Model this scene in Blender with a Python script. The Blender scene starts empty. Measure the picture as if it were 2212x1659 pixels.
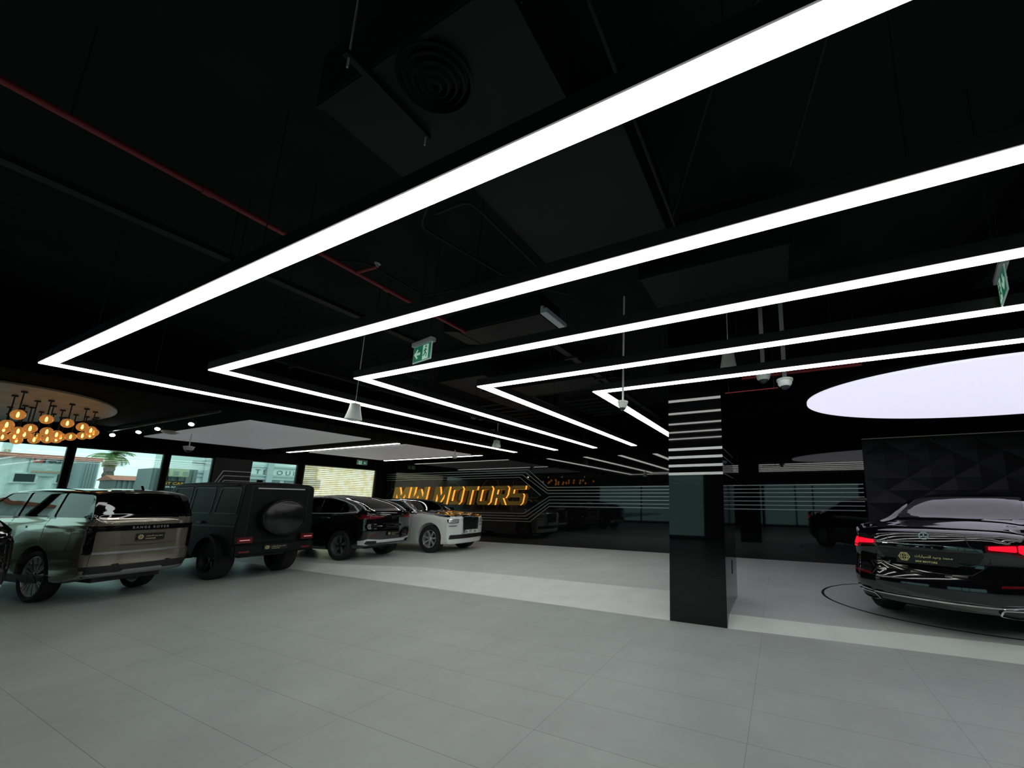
import bpy, bmesh, math, random
from mathutils import Vector, Matrix
from mathutils.bvhtree import BVHTree
from mathutils.geometry import tessellate_polygon
random.seed(7)
sc = bpy.context.scene
C = sc.collection
H = 1.65            # camera height
FPX, PX, PY = 760.98, 1377.26, 964.95     # focal length and principal point of the photograph, in its pixels
# ------------------------------------------------------------------ camera
RM = Matrix(((0.92827, 0.05103, 0.36816), (0.37181, -0.14618, -0.91672), (0.00697, 0.98794, -0.15496)))
cd = bpy.data.cameras.new('camera'); cam = bpy.data.objects.new('camera', cd); C.objects.link(cam)
cd.sensor_fit = 'HORIZONTAL'; cd.sensor_width = 36; cd.lens = 36 * FPX / 2212
cd.shift_x = -(PX - 1106) / 2212; cd.shift_y = (PY - 829.5) / 2212
cd.clip_start = .05; cd.clip_end = 300
cam.matrix_world = Matrix.Translation((0, 0, H)) @ RM.to_4x4()
sc.camera = cam
# ------------------------------------------------------------------ exposure, world
sc.view_settings.view_transform = 'Standard'; sc.view_settings.look = 'None'
sc.view_settings.gamma = 1; sc.view_settings.use_curve_mapping = False
sc.view_settings.exposure = 0.0
sc.cycles.use_denoising = True
sc.cycles.max_bounces = 8; sc.cycles.transparent_max_bounces = 12
sc.cycles.sample_clamp_indirect = 6.0
W = bpy.data.worlds.new('world'); sc.world = W; W.use_nodes = True
wn = W.node_tree.nodes; wl = W.node_tree.links
bg = wn['Background']
tc = wn.new('ShaderNodeTexCoord'); nz = wn.new('ShaderNodeTexNoise'); nz.inputs['Scale'].default_value = 2.2
mp = wn.new('ShaderNodeMapping'); mp.inputs['Scale'].default_value = (1, 1, 4)
cr = wn.new('ShaderNodeValToRGB'); cr.color_ramp.elements[0].position = .35; cr.color_ramp.elements[1].position = .7
cr.color_ramp.elements[0].color = (.62, .80, .78, 1); cr.color_ramp.elements[1].color = (.78, .92, .90, 1)
wl.new(tc.outputs['Generated'], mp.inputs[0]); wl.new(mp.outputs[0], nz.inputs['Vector']); wl.new(nz.outputs['Fac'], cr.inputs[0]); wl.new(cr.outputs[0], bg.inputs[0])
bg.inputs[1].default_value = 1.75

# ------------------------------------------------------------------ helpers
def inp(b, n, v):
    if n in b.inputs: b.inputs[n].default_value = v
def mat(name, col, rough=.5, metal=0., emis=None, es=0., coat=0., spec=.5, noise=0., nscale=8., bump=0., bscale=40.):
    m = bpy.data.materials.new(name); m.use_nodes = True
    nt = m.node_tree; b = nt.nodes['Principled BSDF']
    c4 = (*col, 1)
    inp(b, 'Base Color', c4); inp(b, 'Roughness', rough); inp(b, 'Metallic', metal); inp(b, 'Coat Weight', coat); inp(b, 'Coat Roughness', .03)
    inp(b, 'Specular IOR Level', spec)
    if emis: inp(b, 'Emission Color', (*emis, 1)); inp(b, 'Emission Strength', es)
    if noise:
        t = nt.nodes.new('ShaderNodeTexCoord'); n = nt.nodes.new('ShaderNodeTexNoise'); r = nt.nodes.new('ShaderNodeValToRGB')
        n.inputs['Scale'].default_value = nscale; n.inputs['Detail'].default_value = 5
        r.color_ramp.elements[0].color = tuple(max(0, c * (1 - noise)) for c in col) + (1,)
        r.color_ramp.elements[1].color = tuple(min(1, c * (1 + noise)) for c in col) + (1,)
        r.color_ramp.elements[0].position = .3; r.color_ramp.elements[1].position = .7
        nt.links.new(t.outputs['Object'], n.inputs['Vector']); nt.links.new(n.outputs['Fac'], r.inputs[0]); nt.links.new(r.outputs[0], b.inputs['Base Color'])
    if bump:
        t = nt.nodes.new('ShaderNodeTexCoord'); n = nt.nodes.new('ShaderNodeTexNoise'); n.inputs['Scale'].default_value = bscale
        bp = nt.nodes.new('ShaderNodeBump'); bp.inputs['Strength'].default_value = bump; bp.inputs['Distance'].default_value = .01
        nt.links.new(t.outputs['Object'], n.inputs['Vector']); nt.links.new(n.outputs['Fac'], bp.inputs['Height']); nt.links.new(bp.outputs[0], b.inputs['Normal'])
    return m
def glassmat(name, tint, refl=.08, rough=.02):
    m = bpy.data.materials.new(name); m.use_nodes = True; nt = m.node_tree
    for n in list(nt.nodes):
        if n.type != 'OUTPUT_MATERIAL': nt.nodes.remove(n)
    out = nt.nodes['Material Output']
    tr = nt.nodes.new('ShaderNodeBsdfTransparent'); tr.inputs[0].default_value = (*tint, 1)
    gl = nt.nodes.new('ShaderNodeBsdfGlossy'); gl.inputs['Roughness'].default_value = rough
    fr = nt.nodes.new('ShaderNodeFresnel'); fr.inputs[0].default_value = 1.5
    mx = nt.nodes.new('ShaderNodeMixShader')
    nt.links.new(fr.outputs[0], mx.inputs[0]); nt.links.new(tr.outputs[0], mx.inputs[1]); nt.links.new(gl.outputs[0], mx.inputs[2]); nt.links.new(mx.outputs[0], out.inputs[0])
    return m
def shade(me, ang=35):
    for p in me.polygons: p.use_smooth = True
    try: me.set_sharp_from_angle(angle=math.radians(ang))
    except Exception: pass
def obj(name, bm, m, parent=None, smooth=None, loc=None):
    me = bpy.data.meshes.new(name); bm.normal_update(); bm.to_mesh(me); bm.free()
    for x in (m if isinstance(m, (list, tuple)) else [m]): me.materials.append(x)
    if smooth: shade(me, smooth)
    o = bpy.data.objects.new(name, me); C.objects.link(o)
    if parent: o.parent = parent
    if loc: o.location = loc
    return o
def tag(o, label, cat=None, group=None, kind=None):
    if label: o['label'] = label
    if cat: o['category'] = cat
    if group: o['group'] = group
    if kind: o['kind'] = kind
    return o
def thing(name, label, cat, loc=(0, 0, 0), rz=0., group=None):
    o = bpy.data.objects.new(name, None); C.objects.link(o); o.empty_display_size = .1
    o.location = loc; o.rotation_euler = (0, 0, rz)
    return tag(o, label, cat, group)
def struct(name, bm, m, parent=None, smooth=None):
    o = obj(name, bm, m, parent, smooth)
    if not parent: o['kind'] = 'structure'
    return o
def dup(root, loc, rz=None, label=None, group=None):
    r = root.copy(); C.objects.link(r); r.location = loc
    if rz is not None: r.rotation_euler = (0, 0, rz)
    if label: r['label'] = label
    if group: r['group'] = group
    for ch in list(root.children):
        c = ch.copy(); C.objects.link(c); c.parent = r
        for g in list(ch.children):
            d = g.copy(); C.objects.link(d); d.parent = c
    return r
def box(bm, x0, x1, y0, y1, z0, z1, mi=0):
    v = [bm.verts.new(p) for p in ((x0,y0,z0),(x1,y0,z0),(x1,y1,z0),(x0,y1,z0),(x0,y0,z1),(x1,y0,z1),(x1,y1,z1),(x0,y1,z1))]
    fs = []
    for f in ((0,3,2,1),(4,5,6,7),(0,1,5,4),(1,2,6,5),(2,3,7,6),(3,0,4,7)):
        q = bm.faces.new([v[i] for i in f]); q.material_index = mi; fs.append(q)
    return v
def B(*a):
    bm = bmesh.new(); box(bm, *a); return bm
def bev(bm, w, seg=2):
    bmesh.ops.bevel(bm, geom=list(bm.edges), offset=w, segments=seg, affect='EDGES', clamp_overlap=True); return bm
def tube(bm, p0, p1, r0, r1=None, n=12, cap=True):
    p0 = Vector(p0); p1 = Vector(p1); r1 = r0 if r1 is None else r1
    d = (p1 - p0).normalized(); a = d.orthogonal().normalized(); b = d.cross(a)
    A, Bv = [], []
    for i in range(n):
        t = 2 * math.pi * i / n; u = a * math.cos(t) + b * math.sin(t)
        A.append(bm.verts.new(p0 + u * r0)); Bv.append(bm.verts.new(p1 + u * r1))
    for i in range(n):
        j = (i + 1) % n; bm.faces.new((A[i], A[j], Bv[j], Bv[i]))
    if cap: bm.faces.new(A[::-1]); bm.faces.new(Bv)
def pipe(bm, pts, r, n=10):
    """a bent round bar through pts"""
    pts = [Vector(p) for p in pts]; rings = []
    prev = None
    for i, p in enumerate(pts):
        d = ((pts[min(i+1, len(pts)-1)] - pts[max(i-1, 0)])).normalized()
        a = d.orthogonal().normalized() if prev is None else (prev - d * prev.dot(d)).normalized()
        prev = a; b = d.cross(a)
        rings.append([bm.verts.new(p + (a * math.cos(2*math.pi*k/n) + b * math.sin(2*math.pi*k/n)) * r) for k in range(n)])
    for A, Bv in zip(rings, rings[1:]):
        for k in range(n):
            j = (k + 1) % n; bm.faces.new((A[k], A[j], Bv[j], Bv[k]))
    bm.faces.new(rings[0][::-1]); bm.faces.new(rings[-1])
def lathe(bm, prof, c=(0, 0, 0), n=24, axis='z', mi=0, a0=0., sx=1., sy=1.):
    """prof = [(r, h)...] spun about the axis"""
    rings = []
    for r, h in prof:
        ring = []
        for k in range(n):
            t = a0 + 2 * math.pi * k / n; u, v = r * math.cos(t) * sx, r * math.sin(t) * sy
            p = (c[0]+u, c[1]+v, c[2]+h) if axis == 'z' else ((c[0]+u, c[1]+h, c[2]+v) if axis == 'y' else (c[0]+h, c[1]+u, c[2]+v))
            ring.append(bm.verts.new(p))
        rings.append(ring)
    for A, Bv in zip(rings, rings[1:]):
        for k in range(n):
            j = (k + 1) % n
            f = bm.faces.new((A[k], A[j], Bv[j], Bv[k])); f.material_index = mi
    bmesh.ops.remove_doubles(bm, verts=list(rings[0]) + list(rings[-1]), dist=1e-5)
    bmesh.ops.recalc_face_normals(bm, faces=list(bm.faces))
def prism(bm, poly, f0, f1, mi=0):
    """poly 2D; f0, f1 map a 2D point to the two end caps"""
    A = [bm.verts.new(f0(*p)) for p in poly]; Bv = [bm.verts.new(f1(*p)) for p in poly]
    for i in range(len(poly)):
        j = (i + 1) % len(poly); f = bm.faces.new((A[i], A[j], Bv[j], Bv[i])); f.material_index = mi
    for q in (A, Bv):
        f = bm.faces.new(q); f.material_index = mi
    bmesh.ops.recalc_face_normals(bm, faces=list(bm.faces))
def ray(x, y):
    return RM @ Vector(((x - PX) / FPX, -(y - PY) / FPX, -1.))
def on(x, y, ax, v):
    """the point of the room seen at photo pixel x, y on the plane axis ax = v"""
    d = ray(x, y); o = Vector((0, 0, H)); return o + d * ((v - o[ax]) / d[ax])
def depth(x, y, dist):
    return Vector((0, 0, H)) + ray(x, y) * dist
def mirror_poly(p): return [(-a, b) for a, b in p][::-1]
def stroke(pts, w):
    """outline of a bent band of width w through 2D pts"""
    L, R_ = [], []
    n = len(pts)
    for i, p in enumerate(pts):
        a = Vector(pts[max(i-1, 0)]); b = Vector(pts[min(i+1, n-1)]); d = (b - a).normalized(); q = Vector((-d.y, d.x))
        ww = w[i] if isinstance(w, (list, tuple)) else w
        if 0 < i < n-1:
            d1 = (Vector(p) - a).normalized(); cosh = max(.45, abs(d1.dot(d))); ww = ww / cosh
        L.append(tuple(Vector(p) + q * ww / 2)); R_.append(tuple(Vector(p) - q * ww / 2))
    return L + R_[::-1]
def textmesh(body, size, align='CENTER', ext=0.002, shear=0., off=0.):
    cu = bpy.data.curves.new('t', 'FONT'); cu.body = body; cu.size = size; cu.align_x = align; cu.align_y = 'CENTER'
    cu.extrude = ext; cu.shear = shear; cu.offset = off; cu.resolution_u = 3
    o = bpy.data.objects.new('t', cu); C.objects.link(o)
    bpy.context.view_layer.update()
    me = bpy.data.meshes.new_from_object(o.evaluated_get(bpy.context.evaluated_depsgraph_get()))
    bpy.data.objects.remove(o); bpy.data.curves.remove(cu)
    return me
def textobj(name, body, size, m, parent, frame, **k):
    """frame: Matrix placing the text plane (x right, y up, z towards the reader)"""
    me = textmesh(body, size, **k); me.transform(frame); me.materials.append(m)
    o = bpy.data.objects.new(name, me); C.objects.link(o); o.parent = parent
    return o
def frame(o, right, up):
    r = Vector(right).normalized(); u = Vector(up); u = (u - r * u.dot(r)).normalized(); n = r.cross(u)
    return Matrix(((r.x, u.x, n.x, o[0]), (r.y, u.y, n.y, o[1]), (r.z, u.z, n.z, o[2]), (0, 0, 0, 1)))

def islands(o, name=None):
    """give every loose piece of a mesh an object of its own under the same parent"""
    bm = bmesh.new(); bm.from_mesh(o.data); bm.verts.ensure_lookup_table(); seen = set(); groups = []
    for v in bm.verts:
        if v.index in seen: continue
        st = [v]; seen.add(v.index); g = []
        while st:
            a = st.pop(); g.append(a.index)
            for e in a.link_edges:
                b = e.other_vert(a)
                if b.index not in seen: seen.add(b.index); st.append(b)
        groups.append(set(g))
    if len(groups) < 2: bm.free(); return
    for i, g in enumerate(groups):
        b2 = bm.copy(); b2.verts.ensure_lookup_table()
        bmesh.ops.delete(b2, geom=[v for v in b2.verts if v.index not in g], context='VERTS')
        if i == 0: b2.to_mesh(o.data); b2.free(); continue
        me = bpy.data.meshes.new(o.name); b2.to_mesh(me); b2.free()
        for m_ in o.data.materials: me.materials.append(m_)
        n = bpy.data.objects.new(o.name.split('.')[0], me); C.objects.link(n); n.parent = o.parent; n.location = o.location; n.rotation_euler = o.rotation_euler
    bm.free()
# ------------------------------------------------------------------ materials of the room
def floor_mat(name, col, var, rough):
    m = bpy.data.materials.new(name); m.use_nodes = True; nt = m.node_tree; N = nt.nodes; L = nt.links
    b = N['Principled BSDF']
    t = N.new('ShaderNodeTexCoord'); mp = N.new('ShaderNodeMapping'); mp.inputs['Location'].default_value = (1.757, -2.82, 0)
    br = N.new('ShaderNodeTexBrick'); br.offset = 0; br.squash = 1
    br.inputs['Scale'].default_value = 1; br.inputs['Brick Width'].default_value = 1.457; br.inputs['Row Height'].default_value = .4387
    br.inputs['Mortar Size'].default_value = .0022; br.inputs['Mortar Smooth'].default_value = .2; br.inputs['Bias'].default_value = 0
    br.inputs['Color1'].default_value = (*[c * (1 - var) for c in col], 1); br.inputs['Color2'].default_value = (*[c * (1 + var) for c in col], 1)
    br.inputs['Mortar'].default_value = (*[c * .55 for c in col], 1)
    n = N.new('ShaderNodeTexNoise'); n.inputs['Scale'].default_value = 1.1; n.inputs['Detail'].default_value = 8; n.inputs['Roughness'].default_value = .65
    r = N.new('ShaderNodeValToRGB'); r.color_ramp.elements[0].position = .3; r.color_ramp.elements[1].position = .72
    r.color_ramp.elements[0].color = (.86, .86, .86, 1); r.color_ramp.elements[1].color = (1.06, 1.06, 1.06, 1)
    mx = N.new('ShaderNodeMixRGB'); mx.blend_type = 'MULTIPLY'; mx.inputs[0].default_value = 1
    L.new(t.outputs['Object'], mp.inputs[0]); L.new(mp.outputs[0], br.inputs['Vector']); L.new(t.outputs['Object'], n.inputs['Vector'])
    L.new(n.outputs['Fac'], r.inputs[0]); L.new(br.outputs['Color'], mx.inputs[1]); L.new(r.outputs[0], mx.inputs[2]); L.new(mx.outputs[0], b.inputs['Base Color'])
    b.inputs['Roughness'].default_value = rough; inp(b, 'Specular IOR Level', .35)
    return m
M_floor = floor_mat('porcelain_floor', (.375, .425, .405), .02, .40)
M_plat = floor_mat('platform_floor', (.53, .585, .565), .02, .36)  # base colour raised to hold the LED sheen seen at grazing angles
M_ramp = mat('ramp_stone', (.60, .66, .61), .5, noise=.06, nscale=3)
M_black = mat('black_paint', (.0045, .0045, .0048), .85, spec=.06, noise=.15, nscale=3)
M_slab = mat('black_slab_paint', (.013, .013, .0135), .85, spec=.1, noise=.2, nscale=2)
M_soff = mat('black_soffit_paint', (.0016, .0016, .0017), .9, spec=.02)
M_win2 = glassmat('dark_tinted_glass', (.48, .60, .57))
M_gloss = mat('black_glass_cladding', (.003, .003, .0035), .03, spec=.55)
M_glossr = mat('black_panel', (.004, .004, .005), .35, spec=.3)
M_blackm = mat('black_metal', (.012, .012, .013), .5, spec=.4)
M_duct = mat('black_duct', (.0062, .0062, .0067), .6, spec=.25, noise=.2, nscale=5)
M_trim = mat('satin_metal_trim', (.33, .34, .35), .32, metal=.7)
M_white = mat('white_trim', (.78, .80, .78), .35)
M_led = mat('led_diffuser', (.9, .9, .9), .5, emis=(1, .985, .97), es=7.2)
M_led2 = mat('led_diffuser_cool', (.9, .9, .9), .5, emis=(1, .985, .97), es=4)
M_disc = mat('backlit_disc', (.85, .85, .88), .6, emis=(.80, .77, .93), es=.95)
M_stretch = mat('grey_stretch_added_glow', (.62, .61, .63), .6, emis=(.62, .61, .63), es=.19, noise=.04, nscale=1)  # slight emission added to brighten the panels, which are no lamps
M_wood = mat('wood_veneer', (.30, .21, .14), .5, noise=.25, nscale=2)
M_red = mat('red_pipe_paint', (.22, .012, .015), .5)
M_galv = mat('galvanised_metal', (.42, .45, .46), .45, metal=.2)
M_plast = mat('white_plastic', (.78, .84, .80), .45)
M_dome = mat('smoked_dome', (.03, .035, .04), .08)
M_amber = None
M_win = glassmat('green_tinted_glass', (.80, .93, .90))

# ------------------------------------------------------------------ floor, platform, ramps
XL, XR, YB, YF = -16.5, 8.5, -6.0, 10.6
struct('floor', B(XL, XR, YB, YF, -.12, 0), M_floor)
lo = [(-16.5, 5.1), (-10.4, 5.1), (-7.66, 5.1), (-5.2, 5.1), (-1.53, 5.09)]
hi = [(-16.5, 5.38), (-10.4, 5.42), (-7.66, 6.04), (-5.2, 6.15), (-1.53, 6.22)]
lo2 = [(-.736, 5.08), (.53, 5.15), (2.1, 5.2), (8.5, 5.36)]
hi2 = [(-.736, 5.31), (.53, 5.33), (2.1, 5.42), (8.5, 5.62)]
E0 = .12
bm = bmesh.new()
prism(bm, hi + [(-1.53, 5.5), (-.736, 5.5)] + hi2 + [(8.5, YF), (XL, YF)], lambda x, y: (x, y, 0), lambda x, y: (x, y, E0))
struct('raised_floor', bm, M_plat)
def ramp(lo, hi):
    bm = bmesh.new()
    for (a, b, c, d) in zip(lo, lo[1:], hi[1:], hi):
        v = [bm.verts.new(p) for p in ((*a, 0.0), (*b, 0.0), (*c, E0), (*d, E0), (*c, 0), (*d, 0))]
        bm.faces.new((v[0], v[1], v[2], v[3])); bm.faces.new((v[0], v[5], v[4], v[1])); bm.faces.new((v[5], v[3], v[2], v[4]))
    bmesh.ops.remove_doubles(bm, verts=list(bm.verts), dist=1e-4); bmesh.ops.recalc_face_normals(bm, faces=list(bm.faces))
    return bm
struct('floor_ramp', ramp(lo, hi), M_ramp); struct('floor_ramp', ramp(lo2, hi2), M_ramp)
# turntable joint ring in the platform
bm = bmesh.new()
cx, cy, ra, rb = 2.62, 7.1, 2.0, 1.42
n = 96; rings = []
for k, (dr, z) in enumerate(((0, E0 + .001), (.012, E0 + .0035), (.030, E0 + .0035), (.042, E0 + .001))):
    rings.append([bm.verts.new((cx + (ra + dr) * math.cos(2*math.pi*i/n), cy + (rb + dr) * math.sin(2*math.pi*i/n), z)) for i in range(n)])
for A, Q in zip(rings, rings[1:]):
    for i in range(n): bm.faces.new((A[i], A[(i+1) % n], Q[(i+1) % n], Q[i]))
o = obj('turntable_ring', bm, M_blackm); tag(o, 'thin dark ring of the car turntable set in the raised floor', 'turntable')

# ------------------------------------------------------------------ ceilings
ZS, ZC = 3.335, 4.7
struct('ceiling', B(XL, XR, YB, YF, ZC, ZC + .15), M_slab)
struct('ceiling_soffit', B(XL, -9.35, YB, YF, ZS, ZS + .25), M_soff)
struct('ceiling_soffit', B(-.9, XR, 5.05, YF, ZS, ZS + .25), M_soff)
struct('ceiling_soffit', B(-9.35, -.9, 9.72, YF, ZS, ZS + .25), M_soff)

# ------------------------------------------------------------------ walls
def wall(name, *a, m=None): return struct(name, B(*a), m or M_black)
wall('wall_far', XL - .2, XR + .2, YF, YF + .2, 0, ZC, m=M_gloss)
wall('wall_right', XR, XR + .2, YB, YF, 0, ZC)
# left wall with its glazing
wall('wall_left', XL - .2, XL, YB, YF, 2.95, ZC)
for y0, y1 in ((-6, -2.0), (5.31, 6.15), (7.43, 7.56), (10.2, 10.6)): wall('wall_left', XL - .2, XL, y0, y1, 0, 2.95)
wall('wall_left', XL - .2, XL, -2.0, 5.31, 0, .08); wall('wall_left', XL - .2, XL, 6.15, 7.43, 0, .12)
wy = [(-2.0, -.45), (-.38, 1.2), (1.27, 2.83), (2.89, 4.34), (4.41, 5.31), (6.15, 7.43)]
for i, (a, b) in enumerate(wy):
    z0 = .08 if i < 5 else .12
    bm = bmesh.new(); t = .035
    for q in ((a, a + t, z0, 2.95), (b - t, b, z0, 2.95), (a + t, b - t, z0, z0 + t), (a + t, b - t, 2.95 - t, 2.95)):
        box(bm, XL - .14, XL - .05, q[0], q[1], q[2], q[3])
    f = struct('window_%d' % (i + 1), bm, M_blackm)
    obj('pane', B(XL - .105, XL - .095, a + t, b - t, z0 + t, 2.95 - t), M_win, f)
    if 0 < i < 5: wall('trim_%d' % i, XL - .2, XL, a - .07, a, 0.0801, 2.95)
# wall behind the photographer, glazed
wall('wall_behind', XL, XR, YB - .2, YB, 3.0, ZC); wall('wall_behind', XL, XR, YB - .2, YB, 0, .1)
bx = [-16.5, -14.5, -10.6, -6.9, -3.2, -1.1, 1.0, 2.1, 4.9, 8.5]
for i, (a, b) in enumerate(zip(bx, bx[1:])):
    if i in (0, 4, 8): wall('wall_behind', a, b, YB - .2, YB, .1, 3.0); continue
    bm = bmesh.new(); t = .05
    for q in ((a, a + t, .1, 3.0), (b - t, b, .1, 3.0), (a + t, b - t, .1, .1 + t), (a + t, b - t, 3.0 - t, 3.0)): box(bm, q[0], q[1], YB - .14, YB - .05, q[2], q[3])
    f = struct('window_%d' % (i + 8), bm, M_blackm); obj('pane', B(a + t, b - t, YB - .105, YB - .095, .15, 2.95), M_win2, f)

# ------------------------------------------------------------------ sign wall: nested trims, panel and gold letters
def band_xz(pts, w, y0, y1, bm):
    P = stroke(pts, w)
    n = len(pts)
    for i in range(n - 1):
        q = [P[i], P[i+1], P[2*n-2-i], P[2*n-1-i]]
        prism(bm, q, lambda x, z: (x, y0, z), lambda x, z: (x, y1, z))
for i in range(4):
    d = .092 * i
    zr = 2.14 - .105 * i
    bm = bmesh.new(); band_xz([(-16.45, 2.80 - d), (-8.62 - .12 * i, 2.80 - d), (-7.72, zr), (2.0, zr)] if i < 3 else [(-16.45, 2.80 - d), (-8.98, 2.80 - d), (-8.0, 1.85)], .022, YF - .012, YF, bm)
    tag(obj('wall_trim', bm, M_trim), ['topmost of the slim grey trim lines running round the gold sign', 'second grey trim line from the top round the gold sign', 'third grey trim line from the top round the gold sign', 'innermost upper trim line just above the gold letters'][i], 'trim', 'grey trim lines on the black sign wall')
for i in range(4):
    zr = 1.47 + .115 * i
    bm = bmesh.new(); band_xz([(-16.45, .92 + .095 * i), (-8.42 - .10 * i, .92 + .095 * i), (-7.62, zr), (2.0, zr)], .022, YF - .012, YF, bm)
    tag(obj('wall_trim', bm, M_trim), ['lowest of the slim grey trim lines on the black sign wall', 'second grey trim line from the bottom of the sign wall', 'third grey trim line from the bottom of the sign wall', 'uppermost of the lower trim lines below the gold letters'][i], 'trim', 'grey trim lines on the black sign wall')
# dark marble panel behind the letters
m = bpy.data.materials.new('black_marble'); m.use_nodes = True; nt = m.node_tree; b = nt.nodes['Principled BSDF']
t = nt.nodes.new('ShaderNodeTexCoord'); v = nt.nodes.new('ShaderNodeTexVoronoi'); v.feature = 'DISTANCE_TO_EDGE'; v.inputs['Scale'].default_value = 1.9
nz = nt.nodes.new('ShaderNodeTexNoise'); nz.inputs['Scale'].default_value = 2.; mxv = nt.nodes.new('ShaderNodeMixRGB'); mxv.inputs[0].default_value = .25
r = nt.nodes.new('ShaderNodeValToRGB'); r.color_ramp.elements[0].color = (.10, .08, .04, 1); r.color_ramp.elements[1].color = (.006, .006, .007, 1); r.color_ramp.elements[1].position = .012
nt.links.new(t.outputs['Object'], mxv.inputs[1]); nt.links.new(t.outputs['Object'], nz.inputs[0]); nt.links.new(nz.outputs['Color'], mxv.inputs[2]); nt.links.new(mxv.outputs[0], v.inputs['Vector'])
nt.links.new(v.outputs['Distance'], r.inputs[0]); nt.links.new(r.outputs[0], b.inputs['Base Color']); b.inputs['Roughness'].default_value = .12
M_marble = m
bm = bmesh.new(); prism(bm, [(-16.4, 1.28), (-8.85, 1.28), (-8.05, 1.84), (-9.05, 2.46), (-16.4, 2.46)], lambda x, z: (x, YF - .006, z), lambda x, z: (x, YF, z))
tag(obj('marble_panel', bm, M_marble), 'black veined marble panel behind the gold letters', 'wall panel')
M_gold = mat('gold_letter_face', (.30, .19, .05), .28, metal=.85, emis=(.55, .30, .05), es=.045)
M_glow = mat('lit_letter_edge', (.8, .45, .1), .4, emis=(1., .42, .05), es=.85)
def L_(s):
    R_ = lambda x0, z0, x1, z1: [(x0, z0), (x1, z0), (x1, z1), (x0, z1)]
    Mq = [[(0, 0), (.22, 0), (.22, 1), (0, 1)], [(.22, 1), (.22, .58), (.44, .12), (.5, .12), (.5, .50), (.30, 1)], [(.5, .5), (.5, .12), (.56, .12), (.78, .58), (.78, 1), (.70, 1)], R_(.78, 0, 1, 1)]
    O = [R_(0, .14, .24, .86), R_(.76, .14, 1, .86), [(.14, 0), (.86, 0), (.76, .2), (.24, .2)], [(.24, .8), (.76, .8), (.86, 1), (.14, 1)], [(0, .14), (.14, 0), (.24, .2), (.24, .3)], [(1, .14), (.76, .3), (.76, .2), (.86, 0)], [(0, .86), (.24, .7), (.24, .8), (.14, 1)], [(1, .86), (.86, 1), (.76, .8), (.76, .7)]]
    return {'M': Mq, 'W': [[(x, 1 - z) for x, z in p][::-1] for p in Mq], 'O': O,
            'T': [R_(0, .79, 1, 1), R_(.38, 0, .62, .79)],
            'R': [R_(0, 0, .23, 1), R_(.23, .80, .86, 1), R_(.77, .52, 1, .80), [(.86, 1), (.77, .8), (1, .8), (1, .88)], R_(.23, .36, .77, .56), [(.77, .56), (.77, .36), (.9, .36), (1, .52)], [(.45, .36), (.72, .36), (1, 0), (.72, 0)]],
            'S': [R_(.12, .80, 1, 1), [(0, .88), (0, .6), (.23, .6), (.23, .80), (.12, 1)], R_(.1, .41, .9, .6), [(.1, .41), (.1, .6), (0, .6), (0, .5)], [(.77, .2), (1, .12), (1, .5), (.9, .6), (.77, .41)], [(0, 0), (.88, 0), (1, .12), (.77, .2), (0, .2)]]}[s]
sign = thing('wall_sign', 'gold illuminated MW MOTORS letters on the black sign wall', 'sign', (-12.2, YF, 1.5))
def letter(ch, x0, w, z0=0., h=.71):
    bm = bmesh.new()
    for p in L_(ch):
        q = [(x0 + x * w + .20 * z * h, z0 + z * h) for x, z in p]
        prism(bm, q, lambda x, z: (x, -.05, z), lambda x, z: (x, -.13, z))
    for f in bm.faces: f.material_index = 0 if f.normal.y < -.9 else 1
    obj('letter', bm, [M_gold, M_glow], sign)
xs = -15.78 + 12.2
letter('M', xs, .98); letter('W', xs + 1.08, .98)
xs = -13.30 + 12.2
for ch, w in zip('MOTORS', (.80, .66, .62, .68, .66, .66)):
    letter(ch, xs, w); xs += w + .10
# quilted wall on the right
bm = bmesh.new()
x0, z0, dx, dz = 2.05, E0, .92, .62
for i in range(8):
    for j in range(12):
        cxx = x0 + dx * (i + (.5 if j % 2 else 0)); cz = z0 + dz * .5 * j
        if cz - dz / 2 < z0 - .01 or cz + dz / 2 > 3.30 or cxx - dx / 2 < x0 - .01 or cxx + dx / 2 > XR: continue
        p = [(cxx - dx/2, cz), (cxx, cz - dz/2), (cxx + dx/2, cz), (cxx, cz + dz/2)]
        c = bm.verts.new((cxx, YF - .055, cz)); e = [bm.verts.new((a, YF - .012, bb)) for a, bb in p]
        for k in range(4): bm.faces.new((e[k], e[(k+1) % 4], c))
bmesh.ops.remove_doubles(bm, verts=list(bm.verts), dist=1e-4)
box(bm, x0, XR, YF - .012, YF, E0, 3.30)
bmesh.ops.recalc_face_normals(bm, faces=list(bm.faces))
M_quilt = mat('quilted_leather', (.004, .004, .0055), .5, spec=.3)
tag(obj('quilted_wall_panel', bm, M_quilt), 'black diamond quilted panel on the wall behind the black saloon', 'wall panel')
tag(obj('wall_trim', B(x0, XR, YF - .035, YF, 3.300, 3.318), mat('edge_trim', (.8, .76, .66), .4)), 'thin pale edge line along the top of the quilted wall', 'trim')

# ------------------------------------------------------------------ columns
col = thing('column', 'glossy black square column with pale bands near its top', 'column', (-1.13, 5.7, 0))
obj('cladding', B(-.40, .394, -.62, .61, 0, ZC), M_gloss, col)
for z in (2.43, 2.31, 2.185, 2.065):
    bm = bmesh.new(); box(bm, -.403, .397, -.624, -.62, z - .019, z + .019)
    obj('band', bm, M_white, col)
bm = bmesh.new(); [box(bm, .394, .398, -.60, .60, z - .004, z + .004) for z in (2.43, 2.31, 2.185, 2.065)]; obj('side_line', bm, M_trim, col)
obj('socket', bev(B(.394, .400, .02, .09, .58, .78), .002), M_blackm, col)
obj('slot', B(.06, .36, -.624, -.62, .60, .612), M_blackm, col)
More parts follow.
